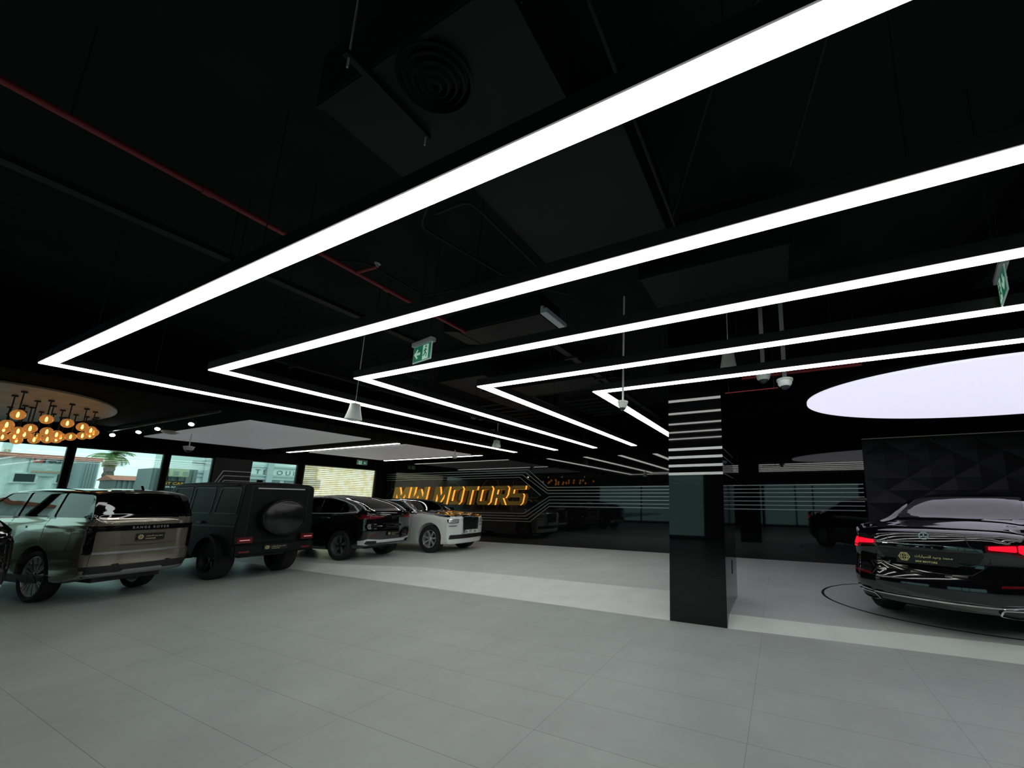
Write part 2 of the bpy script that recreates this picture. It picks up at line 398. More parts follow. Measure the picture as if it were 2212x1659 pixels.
# dark striped pier between the street windows
pier = thing('wall_pier', 'black striped pier between the street windows behind the boxy off-roader', 'pier', (XL, 5.73, 0))
obj('panel', B(0, .03, -.42, .42, .12, 2.95), M_glossr, pier)
for i in range(3):
    bm = bmesh.new()
    pts = [(-.42, 2.0 - .10*i), (-.22 + .03*i, 2.54 - .15 * i), (.42, 2.54 - .15 * i)]
    P = stroke(pts, .025); n = 3
    for k in range(2): prism(bm, [P[k], P[k+1], P[2*n-2-k], P[2*n-1-k]], lambda y, z: (.03, y, z), lambda y, z: (.04, y, z))
    obj('stripe', bm, M_trim, pier)

# ------------------------------------------------------------------ chevron lights
apex = [(-8.53, 1.10), (-6.86, 1.99), (-5.41, 2.88), (-4.07, 3.76), (-2.59, 4.58)]
names = ['longest white LED chevron light, nearest the camera and outermost of five', 'second white LED chevron light from the outside', 'middle one of the five white LED chevron lights', 'fourth white LED chevron light from the outside', 'innermost and shortest white LED chevron light, its tip near the black column']
wa, wb = .100, .165
for (x, y), lb in zip(apex, names):
    t = thing('chevron_light', lb, 'ceiling light', (x, y, 3.311), 0, 'LED chevron lights under the black ceiling')
    xe, ye = 8.3 - x, 9.66 - y
    L = [(0, 0), (xe, 0), (xe, wa), (wb, wa), (wb, ye), (0, ye)]
    bm = bmesh.new(); prism(bm, L, lambda a, b: (a, b, .0), lambda a, b: (a, b, .012)); obj('diffuser', bm, M_led, t)
    o_ = .008; L2 = [(-o_, -o_), (xe, -o_), (xe, wa + o_), (wb + o_, wa + o_), (wb + o_, ye + o_), (-o_, ye + o_)]
    bm = bmesh.new(); prism(bm, L2, lambda a, b: (a, b, .012), lambda a, b: (a, b, .115)); obj('housing', bm, M_blackm, t)
    bm = bmesh.new()
    for k in range(5):
        q = xe * (k + .5) / 5; tube(bm, (q, wa/2, .115), (q, wa/2, ZC - 3.311), .004, n=6)
        q = ye * (k + .5) / 5
        zt = (ZS if (y + q) > 9.72 else ZC) - 3.311
        tube(bm, (wb/2, q, .115), (wb/2, q, zt), .004, n=6)
    obj('hanging_rod', bm, M_blackm, t)
for (xa, xb, y, lb) in ((-16.3, -10.45, 6.95, 'straight white LED strip between the two grey ceiling panels'), (-15.65, -10.22, 9.9, 'straight white LED strip next to the sign wall')):
    t = thing('strip_light', lb, 'ceiling light', ((xa+xb)/2, y, ZS - .02), 0, 'short straight LED strips'); w = (xb-xa)/2
    obj('diffuser', B(-w, w, -.045, .045, -.006, .004), M_led, t); obj('housing', B(-w - .01, w + .01, -.05, .05, .004, .02), M_blackm, t)
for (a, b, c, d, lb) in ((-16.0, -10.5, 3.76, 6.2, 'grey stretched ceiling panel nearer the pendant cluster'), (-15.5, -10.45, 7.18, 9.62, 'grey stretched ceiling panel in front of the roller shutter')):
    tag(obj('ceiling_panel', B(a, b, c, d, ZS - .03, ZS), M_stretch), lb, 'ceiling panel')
# light disc on the right, wood disc on the left
def disc(cx, cy, ra, rb, rot, z0, z1, name, m, rim, lb, cat):
    bm = bmesh.new(); n = 96; c, s = math.cos(rot), math.sin(rot)
    pts = [(cx + ra*math.cos(t)*c - rb*math.sin(t)*s, cy + ra*math.cos(t)*s + rb*math.sin(t)*c) for t in [2*math.pi*i/n for i in range(n)]]
    prism(bm, pts, lambda x, y: (x, y, z0), lambda x, y: (x, y, z1))
    if rim is not m:
        for f in bm.faces: f.material_index = 1 if abs(f.normal.z) < .5 else 0
        o = obj(name, bm, [m, rim])
    else: o = obj(name, bm, m)
    return tag(o, lb, cat)
disc(3.35, 6.77, 2.887, 1.661, math.radians(11.3), ZS - .03, ZS, 'light_disc', M_disc, M_disc, 'large oval backlit white ceiling disc above the black saloon', 'ceiling light')
disc(-13.47, 1.02, 3.05, 1.49, math.radians(6), ZS - .03, ZS, 'wooden_disc', M_wood, M_wood, 'oval wooden ceiling disc carrying the amber pendants', 'ceiling panel')
# ------------------------------------------------------------------ pendant cluster
m = bpy.data.materials.new('amber_glass'); m.use_nodes = True; nt = m.node_tree
for n_ in list(nt.nodes):
    if n_.type != 'OUTPUT_MATERIAL': nt.nodes.remove(n_)
tr = nt.nodes.new('ShaderNodeBsdfTransparent'); tr.inputs[0].default_value = (.95, .62, .28, 1)
gl = nt.nodes.new('ShaderNodeBsdfGlossy'); gl.inputs['Roughness'].default_value = .08; gl.inputs[0].default_value = (1, .75, .45, 1)
em = nt.nodes.new('ShaderNodeEmission'); em.inputs[0].default_value = (1, .42, .10, 1); em.inputs[1].default_value = .62
lw = nt.nodes.new('ShaderNodeLayerWeight'); lw.inputs[0].default_value = .35
ad = nt.nodes.new('ShaderNodeAddShader'); mx = nt.nodes.new('ShaderNodeMixShader'); mx2 = nt.nodes.new('ShaderNodeMixShader'); mx2.inputs[0].default_value = .42
nt.links.new(lw.outputs['Facing'], mx.inputs[0]); nt.links.new(tr.outputs[0], mx.inputs[1]); nt.links.new(gl.outputs[0], mx.inputs[2])
nt.links.new(mx.outputs[0], mx2.inputs[1]); nt.links.new(em.outputs[0], mx2.inputs[2]); nt.links.new(mx2.outputs[0], nt.nodes['Material Output'].inputs[0])
M_amber = m
M_bulb = mat('warm_filament', (1, .7, .4), .5, emis=(1, .62, .22), es=14)
globes = [(39.2,895.9,29.7),(100.9,905.8,26.6),(146,914.4,25.3),(178.2,922.3,23.4),(196.6,929.9,22),(15,917.5,28.5),(65.6,925.7,26.6),(39.5,931.4,24.7),(101.6,932.7,24.7),(122.5,939,22.8),(152.9,943.4,20.6),(178.2,941.3,19.6),(195,940.3,18.2),(202.5,934.6,19),(8.9,927.6,24),(5.7,943.8,20.9),(31.6,942.8,23.6),(53.2,938.4,24),(36,951,22),(74,949.7,22),(78.5,943.4,18.5),(102.3,948.9,21),(122,949.1,19),(131.6,944,19)]
glab = ['large amber globe pendant hanging highest, third from the left edge', 'amber globe pendant hanging high, over the middle of the cluster', 'amber globe pendant hanging high, right of the middle', 'amber globe pendant high on the right side of the cluster', 'amber globe pendant near the right end, above a touching pair', 'amber globe pendant at the left edge, highest of its group', 'amber globe pendant between the two high ones on the left', 'amber globe pendant directly below the highest one', 'amber globe pendant below the middle high one', 'amber globe pendant in front of a tight group, right of the middle', 'amber globe pendant hanging alone low on the right', 'amber globe pendant low, just left of the rightmost group', 'lowest amber globe pendant of the rightmost group', 'rightmost amber globe pendant of the cluster', 'amber globe pendant at the left edge, second from the top', 'lowest amber globe pendant at the left edge', 'low amber globe pendant behind the left group', 'amber globe pendant right of the one below the highest', 'lowest amber globe pendant of the left group', 'lowest amber globe pendant between the left and middle groups', 'amber globe pendant just above the lowest middle-left one', 'lowest amber globe pendant under the middle group', 'low amber globe pendant half hidden in the group right of the middle', 'amber globe pendant on the right side of the middle group']
proto = None
for (gx, gy, gw), lb in zip(globes, glab):
    d = 5.5 + (29.7 - gw) * .165
    p = depth(gx, gy, d)
    if proto is None:
        t = thing('pendant_lamp', lb, 'pendant lamp', p, 0, 'amber globe pendants under the wooden disc'); proto = t; pz = p.z
        bm = bmesh.new(); R0 = .066
        lathe(bm, [(R0 * math.sin(a), R0 * 1.22 * math.cos(a)) for a in [math.pi * (.08 + .92 * i / 14) for i in range(15)]], n=28); obj('globe', bm, M_amber, t, smooth=60)
        bm = bmesh.new(); lathe(bm, [(0.001, -.045), (.009, -.04), (.013, -.02), (.012, .01), (.006, .04), (.001, .045)], n=14); obj('bulb', bm, M_bulb, t, smooth=60)
        bm = bmesh.new(); tube(bm, (0, 0, .045), (0, 0, .10), .013, n=12); obj('socket', bm, M_blackm, t)
        rods = {}
    else:
        t = thing('pendant_lamp', lb, 'pendant lamp', p, 0, 'amber globe pendants under the wooden disc')
        for ch in proto.children:
            if ch.name.startswith('rod'): continue
            c = ch.copy(); C.objects.link(c); c.parent = t
    bm = bmesh.new(); tube(bm, (0, 0, .09), (0, 0, ZS - p.z), .007, n=8); tube(bm, (0, 0, 3.30 - p.z - .02), (0, 0, ZS - p.z), .03, n=12)
    obj('rod', bm, M_blackm, t)

# ------------------------------------------------------------------ ceiling services
def sprinkler_pipe():
    bm = bmesh.new(); tube(bm, (-4.0, -3.5, 4.0), (-4.0, 3.42, 4.0), .022, n=14)
    for y in (-.2, .95, 2.3): tube(bm, (-4.0, y, 4.0), (-4.0, y + .05, 4.0), .03, n=14)
    o = obj('fire_pipe', bm, M_red); tag(o, 'long red sprinkler pipe crossing the ceiling at upper left', 'pipe')
    bm = bmesh.new(); tube(bm, (0, 0, 0), (.30, .02, 0), .014, n=10); obj('branch', bm, M_red, o).location = (-4.0, 2.02, 4.0)
    bm = bmesh.new(); lathe(bm, [(.001, 0), (.012, 0), (.012, .03), (.028, .034), (.028, .04), (.001, .042)], n=14); obj('sprinkler_head', bm, M_galv, o).location = (-3.70, 2.04, 4.0)
    bm = bmesh.new()
    for y in (-1.5, .4, 1.6, 2.9): tube(bm, (-4.0, y, 4.02), (-4.0, y, ZC), .004, n=6)
    obj('hanger', bm, M_blackm, o)
sprinkler_pipe()
def duct(name, lb, x0, x1, y0, y1, z0, z1):
    t = thing(name, lb, 'duct', ((x0+x1)/2, (y0+y1)/2, z0)); a, b = (x1-x0)/2, (y1-y0)/2
    obj('casing', B(-a, a, -b, b, 0, z1 - z0), M_duct, t)
    bm = bmesh.new(); n = max(1, int(2*b/1.2))
    for k in range(n + 1):
        y = -b + .02 + (2*b - .04) * k / n; box(bm, -a - .015, a + .015, y - .012, y + .012, -.012, z1 - z0)
    obj('flange', bm, M_duct, t)
    bm = bmesh.new()
    for sx in (-a, a):
        for k in range(n + 1): tube(bm, (sx + (.03 if sx > 0 else -.03), -b + .1 + (2*b - .2) * k / n, -.01), (sx + (.03 if sx > 0 else -.03), -b + .1 + (2*b - .2)*k/n, ZC - z0), .004, n=6)
    obj('hanger_rod', bm, M_blackm, t)
    return t
duct('air_duct', 'wide black air duct crossing above the outermost chevron light', -2.05, -.80, 1.65, 2.68, 4.0, 4.4)
duct('air_duct', 'black duct box carrying the round ceiling diffuser', -2.46, -1.05, .92, 1.60, 4.0, 4.35)
duct('air_duct', 'black air duct behind the second chevron light', -1.3, .2, 3.25, 4.3, 4.05, 4.4)
duct('air_duct', 'long black duct over the right end of the chevrons', 2.2, 3.2, 2.0, 4.9, 4.1, 4.5)
duct('air_duct', 'long black duct box over the left part of the ceiling', -6.4, -5.2, 4.9, 7.4, 4.05, 4.4)
duct('air_duct', 'black duct above the middle of the inner chevrons', -5.9, -3.2, 5.6, 6.3, 4.0, 4.4)
# round diffuser
t = thing('round_diffuser', 'round black ceiling diffuser with concentric rings', 'air vent', (-1.68, 1.09, 4.0))
for i, (ra_, h0) in enumerate(((.225, -.02), (.18, -.03), (.135, -.04), (.09, -.05), (.045, -.06))):
    bm = bmesh.new(); s = .62
    for q in range(1): lathe(bm, [(ra_, h0), (ra_ - .012, h0 - .012), (ra_ - .03, h0 + .018), (ra_ - .025, h0 + .022), (ra_, h0)][:4], n=48, sy=.72)
    obj('ring', bm, M_duct, t, smooth=40)
# cable trays and channels
def tray(lb, x, y0, y1, z, w=.12):
    t = thing('cable_tray', lb, 'cable tray', (x, (y0+y1)/2, z)); b = (y1-y0)/2
    bm = bmesh.new(); box(bm, -w/2, w/2, -b, b, 0, .006); box(bm, -w/2, -w/2 + .006, -b, b, 0, .05); box(bm, w/2 - .006, w/2, -b, b, 0, .05); obj('trough', bm, M_duct, t)
    bm = bmesh.new()
    for k in range(5):
        y = -b + (k + .5) * 2 * b / 5; box(bm, -w, w, y - .02, y + .02, -.03, 0)
        for s in (-1, 1): tube(bm, (s * w * .9, y, -.03), (s * w * .9, y, ZC - z), .004, n=6)
    obj('bracket', bm, M_duct, t)
tray('black cable tray parallel to the red pipe, on its left', -5.0, -3.5, 3.6, 4.0)
tray('black cable tray over the tips of the middle chevrons', -2.95, 4.0, 9.0, 3.9)
tray('black cable tray over the left arms of the chevrons', -7.75, 2.5, 9.4, 3.95)
t = thing('strut_channel', 'thin black strut channel hanging beside the round diffuser', 'strut', (-2.0, 1.06, 3.96))
obj('channel', B(-.02, .02, -.24, .24, 0, .03), M_duct, t)
bm = bmesh.new(); [tube(bm, (0, y, -.06), (0, y, ZC - 3.96), .005, n=6) for y in (-.22, .22)]; obj('threaded_rod', bm, M_galv, t)
# black conduits with bends
def conduit(lb, pts, r=.012):
    bm = bmesh.new(); P = [Vector(pts[0])]
    for a, b, c in zip(pts, pts[1:], pts[2:]):
        a, b, c = Vector(a), Vector(b), Vector(c); u = (a - b).normalized() * .1; v = (c - b).normalized() * .1
        P += [b + u, b + u*.35 + v*.1, b + v*.35 + u*.1, b + v]
    P.append(Vector(pts[-1])); pipe(bm, P, r, 10)
    tag(obj('conduit', bm, M_duct), lb, 'conduit')
conduit('bent black conduit running along the near edge of the wide duct', [(-2.45, 1.72, 3.93), (-2.1, 1.72, 3.93), (-2.1, 2.76, 3.93), (-.70, 2.76, 3.93), (-.70, .6, 3.93)])
conduit('black conduit looping between the first and second chevrons', [(-2.6, 1.75, 4.1), (-2.9, 1.9, 4.1), (-2.65, 2.9, 4.1), (-2.2, 3.3, 4.1)])
conduit('slanting black conduit at the upper right of the ceiling', [(-.78, 2.75, 4.2), (-.2, 1.75, 4.2), (.25, 1.35, 4.2), (.45, 1.5, 4.2), (.2, 2.6, 4.2)])
conduit('black conduit left of the sprinkler head', [(-4.6, 2.0, 4.3), (-4.2, 2.2, 4.3), (-4.2, 2.9, 4.3), (-3.2, 3.0, 4.3)])
for (xa, xb, zz, rr_, lb) in ((-.42, 1.05, 3.405, .021, 'short red pipe behind the tops of the two dome cameras'), (-.66, .05, 3.21, .007, 'thin dark red pipe left of the lower dome camera')):
    bm = bmesh.new(); tube(bm, (xa, 5.027, zz), (xb, 5.027, zz), rr_, n=12); o = obj('fire_pipe', bm, M_red); tag(o, lb, 'pipe')
    bm = bmesh.new(); tube(bm, (xa + .05, 5.027, zz), (xa + .05, 5.027, ZC), .004, n=6); tube(bm, (xb - .05, 5.027, zz), (xb - .05, 5.027, ZC), .004, n=6); obj('hanger', bm, M_blackm, o)
# cassette air handler between second and third chevron
t = thing('air_handler', 'black ceiling air handler with a pale grille strip, above the exit sign', 'air conditioner', (-3.35, 3.6, 4.0))
bm = bmesh.new(); box(bm, -.75, .65, -.22, .22, 0, .3); obj('casing', bev(bm, .02), M_duct, t)
bm = bmesh.new(); prism(bm, [(-.75, 0), (-1.05, .06), (-1.05, .24), (-.75, .3)], lambda x, z: (x, -.22, z), lambda x, z: (x, .22, z)); obj('collar', bm, M_duct, t)
bm = bmesh.new(); box(bm, .66, .76, -.23, .22, -.01, .05); box(bm, .66, .70, -.23, .22, .052, .09); obj('grille', bm, mat('grille_metal', (.55, .62, .66), .4, metal=.2), t)
for (x, y, lb) in ((-7.0, 4.9, 'round black diffuser between the first two chevrons'), (-3.2, 6.8, 'round black diffuser behind the tip of the innermost chevron')):
    t2 = thing('round_diffuser', lb, 'air vent', (x, y, 4.3))
    for ra_, h0 in ((.3, -.02), (.22, -.04), (.14, -.06)):
        bm = bmesh.new(); lathe(bm, [(ra_, h0), (ra_ - .015, h0 - .015), (ra_ - .05, h0 + .02)], n=32); obj('ring', bm, M_duct, t2, smooth=40)
    bm = bmesh.new(); tube(bm, (0, 0, -.03), (0, 0, ZC - 4.3), .12, n=20); obj('neck', bm, M_duct, t2)
# dark ribbed ceiling tray panels seen between the chevrons
for (x0_, x1_, y0_, y1_, lb) in ((-4.9, -3.3, 7.2, 9.0, 'black slatted baffle over the fourth chevron'), (-7.6, -6.2, 6.8, 8.8, 'black slatted baffle over the second chevron')):
    t2 = thing('ceiling_baffle', lb, 'ceiling baffle', ((x0_+x1_)/2, (y0_+y1_)/2, 4.1)); a, b = (x1_-x0_)/2, (y1_-y0_)/2
    for k in range(6): obj('slat', B(-a, a, -b + k*2*b/6, -b + k*2*b/6 + .07, 0, .1), M_duct, t2)
    bm = bmesh.new(); box(bm, -a, -a + .04, -b, b, .1, .14); box(bm, a - .04, a, -b, b, .1, .14); [tube(bm, (s*(a - .02), q*(b-.1), .14), (s*(a - .02), q*(b-.1), ZC - 4.1), .005, n=6) for s in (-1, 1) for q in (-1, 1)]; obj('hanging_frame', bm, M_duct, t2)

# ------------------------------------------------------------------ exit signs
M_green = mat('exit_green', (.02, .20, .11), .4, emis=(.02, .22, .12), es=.25)
M_pale = mat('exit_pictogram', (.6, .8, .68), .4, emis=(.5, .8, .62), es=.35)
M_acr = mat('acrylic_edge', (.6, .72, .70), .25, emis=(.5, .6, .6), es=.15)
def exit_sign(lb, loc, rz, w, h, arrow, hang=None, flip=False, rear=True):
    """plate in the local xz plane, facing -y"""
    t = thing('exit_sign', lb, 'exit sign', loc, rz)
    obj('plate', B(-w/2, w/2, -.004, .004, -h, 0), M_acr, t)
    for s in ((-1, 1) if rear else (-1,)):
        y = .0045 * s; e = .003 * s; f = (lambda v: -v) if s > 0 else (lambda v: v)
        nm = 'legend_panel'
        bm = bmesh.new(); box(bm, -w/2 + .012, w/2 - .012, min(y, y + e), max(y, y + e), -h + .012, -.006); pn = obj(nm, bm, M_green, t)
        y2 = y + e; y3 = y2 + .002 * s
        sg = -1 if flip else 1
        ax, az, q = -w * .26 * sg, -h * .5, h * .30
        if arrow == 'left': A = [(-q, 0), (0, q), (.3*q, q*.75), (-.25*q, .25*q), (q, .25*q), (q, -.25*q), (-.25*q, -.25*q), (.3*q, -.75*q), (0, -q)]
        else: A = [(0, -q), (q, 0), (.75*q, .35*q), (.22*q, -.2*q), (.22*q, q), (-.22*q, q), (-.22*q, -.2*q), (-.75*q, .35*q), (-q, 0)]
        bm = bmesh.new(); prism(bm, [(ax + a, az + b) for a, b in A], lambda x, z: (x, y2, z), lambda x, z: (x, y3, z)); obj('arrow', bm, M_pale, pn)
        mx_ = w * .20 * sg; dw, dh = w * .15, h * .42
        bm = bmesh.new(); box(bm, mx_ - dw, mx_ + dw, min(y2, y3), max(y2, y3), az - dh, az + dh); obj('door_field', bm, M_pale, pn)
        y4 = y3 + .002 * s; bm = bmesh.new(); k = h * .36 * 2
        def bar(a, b, wd): prism(bm, stroke([(mx_ + a[0]*k*.5, az + a[1]*k*.5), (mx_ + b[0]*k*.5, az + b[1]*k*.5)], wd), lambda x, z: (x, y3, z), lambda x, z: (x, y4, z))
        bar((.0, .55), (-.05, -.05), h*.10); bar((-.05, -.05), (.35, -.35), h*.07); bar((.35, -.35), (.30, -.85), h*.06); bar((-.05, -.05), (-.25, -.5), h*.07); bar((-.25, -.5), (-.6, -.55), h*.06); bar((0, .45), (.42, .2), h*.05); bar((0, .45), (-.42, .15), h*.05)
        prism(bm, [(mx_ + .05*k + h*.07*math.cos(i), az + .42*k + h*.07*math.sin(i)) for i in [2*math.pi*j/10 for j in range(10)]], lambda x, z: (x, y3, z), lambda x, z: (x, y4, z))
        obj('running_figure', bm, M_green, pn)
    obj('housing', bev(B(-w/2 - .015, w/2 + .015, -.03, .03, 0, .05), .006), mat('exit_housing', (.5, .5, .55), .4), t)
    if hang:
        bm = bmesh.new(); [tube(bm, (s * w * .35, 0, .05), (s * w * .35, 0, hang), .004, n=6) for s in (-1, 1)]; obj('suspension_rod', bm, M_blackm, t)
    return t
exit_sign('green exit sign with left arrow hanging between the second and third chevrons', (-3.68, 2.60, 3.40), math.radians(-8), .36, .20, 'left', hang=1.3)
exit_sign('green exit sign with down arrow hanging at the right edge', (1.80, 3.60, 3.54), math.radians(72), .34, .22, 'down', hang=1.16)
exit_sign('small green exit sign with down arrow above the roller shutter', (XL + .04, 9.5, 3.30), math.radians(90), .40, .17, 'down', flip=True, rear=False)

# ------------------------------------------------------------------ dome cameras, speakers, spotlights
def dome_camera(lb, x, y, z, top, r=.10, polew=.02, flat=True):
    t = thing('dome_camera', lb, 'security camera', (x, y, z), 0, 'white dome cameras under the ceiling')
    bm = bmesh.new(); lathe(bm, [(r, .10), (r, .075), (r*.88, .07), (r*.84, .03), (r*.62, 0)][::-1] + [(r * .3, .115), (.001, .115)], n=28); obj('housing', bm, M_plast, t, smooth=40)
    bm = bmesh.new(); lathe(bm, [(.001, -r*.45), (r*.3, -r*.40), (r*.5, -r*.2), (r*.6, 0), (.001, .005)], n=24); obj('dome', bm, M_dome, t, smooth=50)
    bm = bmesh.new()
    if flat: box(bm, -polew, polew, -.012, .012, .11, top - z)
    else: tube(bm, (0, 0, .11), (0, 0, top - z), polew, n=12)
    obj('drop_pole', bm, M_galv if flat else M_plast, t)
    return t
dome_camera('white dome camera on a flat pole, lower one of the pair right of the column', .14, 5.0, 3.21, ZC - .0, .105, .028)
dome_camera('white dome camera tucked behind the innermost chevron, beside a lower one', -.13, 5.0, 3.33, ZC, .105, .028)
dome_camera('white dome camera on a round pole in front of the innermost chevron light', -2.02, 4.45, 2.97, ZC, .075, .014, False)
dome_camera('small dome camera on a thin pole under the second grey ceiling panel', -10.06, 8.6, 3.05, ZS, .085, .012, False)
p = on(407, 973, 0, -14.0); dome_camera('small dome camera hanging in front of the street windows', p.x, p.y, p.z, ZS, .10, .01, False)
p = on(363, 957, 0, -14.2)
t = thing('dome_camera', 'dome camera fixed flat to the ceiling left of the first grey panel', 'security camera', (p.x, p.y, ZS - .09), 0, 'white dome cameras under the ceiling')
bm = bmesh.new(); lathe(bm, [(.001, 0), (.09, .02), (.14, .05), (.15, .09), (.001, .09)], n=24); obj('housing', bm, M_plast, t, smooth=50)
def speaker(lb, x, y, z, hgt, r0, r1, top):
    t = thing('pendant_speaker', lb, 'speaker', (x, y, z), 0, 'white cone shaped pendant speakers')
    bm = bmesh.new(); lathe(bm, [(.001, -.022), (r1*.5, -.018), (r1 * .98, 0), (r1, .012), (r0*1.12, hgt*.7), (r0, hgt), (r0*.5, hgt + .01), (.001, hgt + .01)], n=32); obj('shell', bm, M_plast, t, smooth=50)
    bm = bmesh.new(); tube(bm, (0, 0, hgt), (0, 0, top - z), .006, n=8); obj('cord', bm, M_plast, t)
speaker('white pendant speaker right of the column top, between the inner chevrons', -.60, 5.02, 3.53, .27, .085, .125, ZC)
speaker('white pendant speaker between the first and second chevron arms', -6.62, 3.6, 2.99, .27, .07, .118, ZC)
speaker('small white pendant speaker near the far ends of the chevrons', -7.71, 8.0, 3.22, .20, .085, .12, ZC)
M_spot = mat('spot_lens', (1, 1, 1), .3, emis=(1, 1, .96), es=7)
ya, za = 3.0, 3.24
tr = thing('spotlight_track', 'black spotlight track beside the wooden disc', 'track', (-12, ya - .02, za))
P = [on(px_, py_, 2, za) for px_, py_ in ((220, 932), (490, 893))]
yy = (P[0].y + P[1].y) / 2
tr.location = ((P[0].x + P[1].x) / 2, yy, za); w = abs(P[1].x - P[0].x) / 2
obj('rail', B(-w, w, -.02, .02, 0, .035), M_blackm, tr); bm = bmesh.new(); [tube(bm, (s*w*.8, 0, .035), (s*w*.8, 0, ZS - za), .006, n=6) for s in (-1, 0, 1)]; obj('mount', bm, M_blackm, tr)
for (sx_, sy_), lb in zip(((243, 940), (299, 934), (340, 927), (413, 917)), ('leftmost track spotlight, glaring brightest, beside the pendants', 'second track spotlight from the left', 'third track spotlight from the left', 'rightmost track spotlight, apart from the other three')):
    q = on(sx_, sy_, 1, yy)
    t = thing('track_spotlight', lb, 'spotlight', (q.x, yy, za), 0, 'white spotlights on the black track')
    aim = (Vector((0, 0, 1.65)) - Vector((q.x, yy, q.z))).normalized() if sx_ == 243 else Vector((.62, -.45, -.64)).normalized()
    c = Vector((0, 0, q.z - za))
    bm = bmesh.new(); tube(bm, c - aim * .13, c - aim*.01, .032, .044, n=20); obj('can', bm, M_blackm, t, smooth=40)
    bm = bmesh.new(); tube(bm, c - aim*.02, c, .038, n=20); obj('lens', bm, M_spot if sx_ != 243 else mat('spot_lens_bright', (1, 1, 1), .3, emis=(1, 1, .92), es=40), t)
    bm = bmesh.new(); tube(bm, c - aim*.1, (0, 0, 0), .008, n=8); obj('stem', bm, M_blackm, t)
# small brackets and junction boxes
for (px_, py_, lb) in ((1025, 905, 'small white junction box between the second and third chevrons'), (1040, 907, 'second small junction box right beside the first'), (1062, 934, 'small white junction box near the far ends of the chevrons')):
    q = on(px_, py_, 2, 4.1); tag(obj('junction_box', bev(B(q.x - .1, q.x + .1, q.y - .06, q.y + .06, 4.1, 4.2), .01), mat('box_grey', (.25, .26, .26), .5)), lb, 'junction box'); bm = bmesh.new(); tube(bm, (q.x, q.y, 4.2), (q.x, q.y, ZC), .006, n=6); obj('rod', bm, M_blackm, bpy.data.objects[[o.name for o in C.objects if o.name.startswith('junction_box')][-1]])

# ------------------------------------------------------------------ roller shutter
m = bpy.data.materials.new('shutter_sheet'); m.use_nodes = True; nt = m.node_tree
for n_ in list(nt.nodes):
    if n_.type != 'OUTPUT_MATERIAL': nt.nodes.remove(n_)
tl = nt.nodes.new('ShaderNodeBsdfTranslucent'); trn = nt.nodes.new('ShaderNodeBsdfTransparent'); mx = nt.nodes.new('ShaderNodeMixShader')
t_ = nt.nodes.new('ShaderNodeTexCoord'); mp_ = nt.nodes.new('ShaderNodeMapping'); mp_.inputs['Scale'].default_value = (1, 3.2, 2.4); n1 = nt.nodes.new('ShaderNodeTexNoise'); n1.inputs['Scale'].default_value = 1.6
r_ = nt.nodes.new('ShaderNodeValToRGB'); r_.color_ramp.elements[0].color = (.94, .82, .58, 1); r_.color_ramp.elements[1].color = (1, .95, .84, 1); r_.color_ramp.elements[0].position = .30; r_.color_ramp.elements[1].position = .58
nt.links.new(t_.outputs['Object'], mp_.inputs[0]); nt.links.new(mp_.outputs[0], n1.inputs['Vector']); nt.links.new(n1.outputs['Fac'], r_.inputs[0]); nt.links.new(r_.outputs[0], tl.inputs[0]); nt.links.new(r_.outputs[0], trn.inputs[0])
mx.inputs[0].default_value = .62; nt.links.new(tl.outputs[0], mx.inputs[1]); nt.links.new(trn.outputs[0], mx.inputs[2]); nt.links.new(mx.outputs[0], nt.nodes['Material Output'].inputs[0])
sh = thing('roller_shutter', 'cream backlit roller shutter with thin dark horizontal slat joints', 'shutter', (XL - .1, 8.88, E0))
obj('curtain', B(-.006, .006, -1.32, 1.32, 0, 2.86), m, sh)
bm = bmesh.new(); [box(bm, -.012, .012, -1.32, 1.32, .05 + k * .0745, .062 + k * .0745) for k in range(38)]; obj('slat_joints', bm, M_blackm, sh)
bm = bmesh.new(); [box(bm, -.03, .06, s - .03, s + .03, 0, 2.83) for s in (-1.29, 1.29)]; obj('guide_rail', bm, M_blackm, sh)

# ------------------------------------------------------------------ the street outside
M_corr = mat('corrugated_sheet', (.82, .88, .88), .5, noise=.08, nscale=6)
M_street = mat('asphalt', (.30, .31, .31), .8, noise=.15, nscale=2)
M_trimred = mat('red_roof_trim', (.55, .16, .10), .6)
struct('street_ground', B(-60, XL - .2, -30, 40, -.15, -.02), M_street)
def at(px_, py_, X): q = on(px_, py_, 0, X); return q.y, q.z
XO = -27.0
y0, zt = at(0, 981, XO); y1, zt1 = at(218, 1000, XO)
bl = thing('warehouse', 'pale corrugated workshop with a red roof edge and LeTech sign across the street', 'building', (XO, (y0 + y1) / 2 - 3, 0))
oy = (y0 + y1) / 2 - 3; ye = y1
ztop = (zt + zt1) / 2
bm = bmesh.new(); ys = -7.; yy_ = ys; k = 0
A = []
while yy_ < ye - oy - .02:
    A.append((0 if k % 4 in (0, 1) else .06, yy_)); yy_ += .11 if k % 2 else .05; k += 1
A.append((0, ye - oy))
bv = [(bm.verts.new((x, y, 0)), bm.verts.new((x, y, ztop))) for x, y in A]
for p_, q_ in zip(bv, bv[1:]): bm.faces.new((p_[0], q_[0], q_[1], p_[1]))
back = [(bm.verts.new((-5, A[-1][1], 0)), bm.verts.new((-5, A[-1][1], ztop))), (bm.verts.new((-5, A[0][1], 0)), bm.verts.new((-5, A[0][1], ztop)))]
bm.faces.new((bv[-1][0], back[0][0], back[0][1], bv[-1][1])); bm.faces.new((back[0][0], back[1][0], back[1][1], back[0][1])); bm.faces.new((back[1][0], bv[0][0], bv[0][1], back[1][1]))
bm.faces.new([q_[1] for q_ in bv] + [back[0][1], back[1][1]])
obj('wall', bm, M_corr, bl)
obj('roof_edge', B(-.1, .22, -7, ye - oy, ztop - .02, ztop + .13), M_trimred, bl)
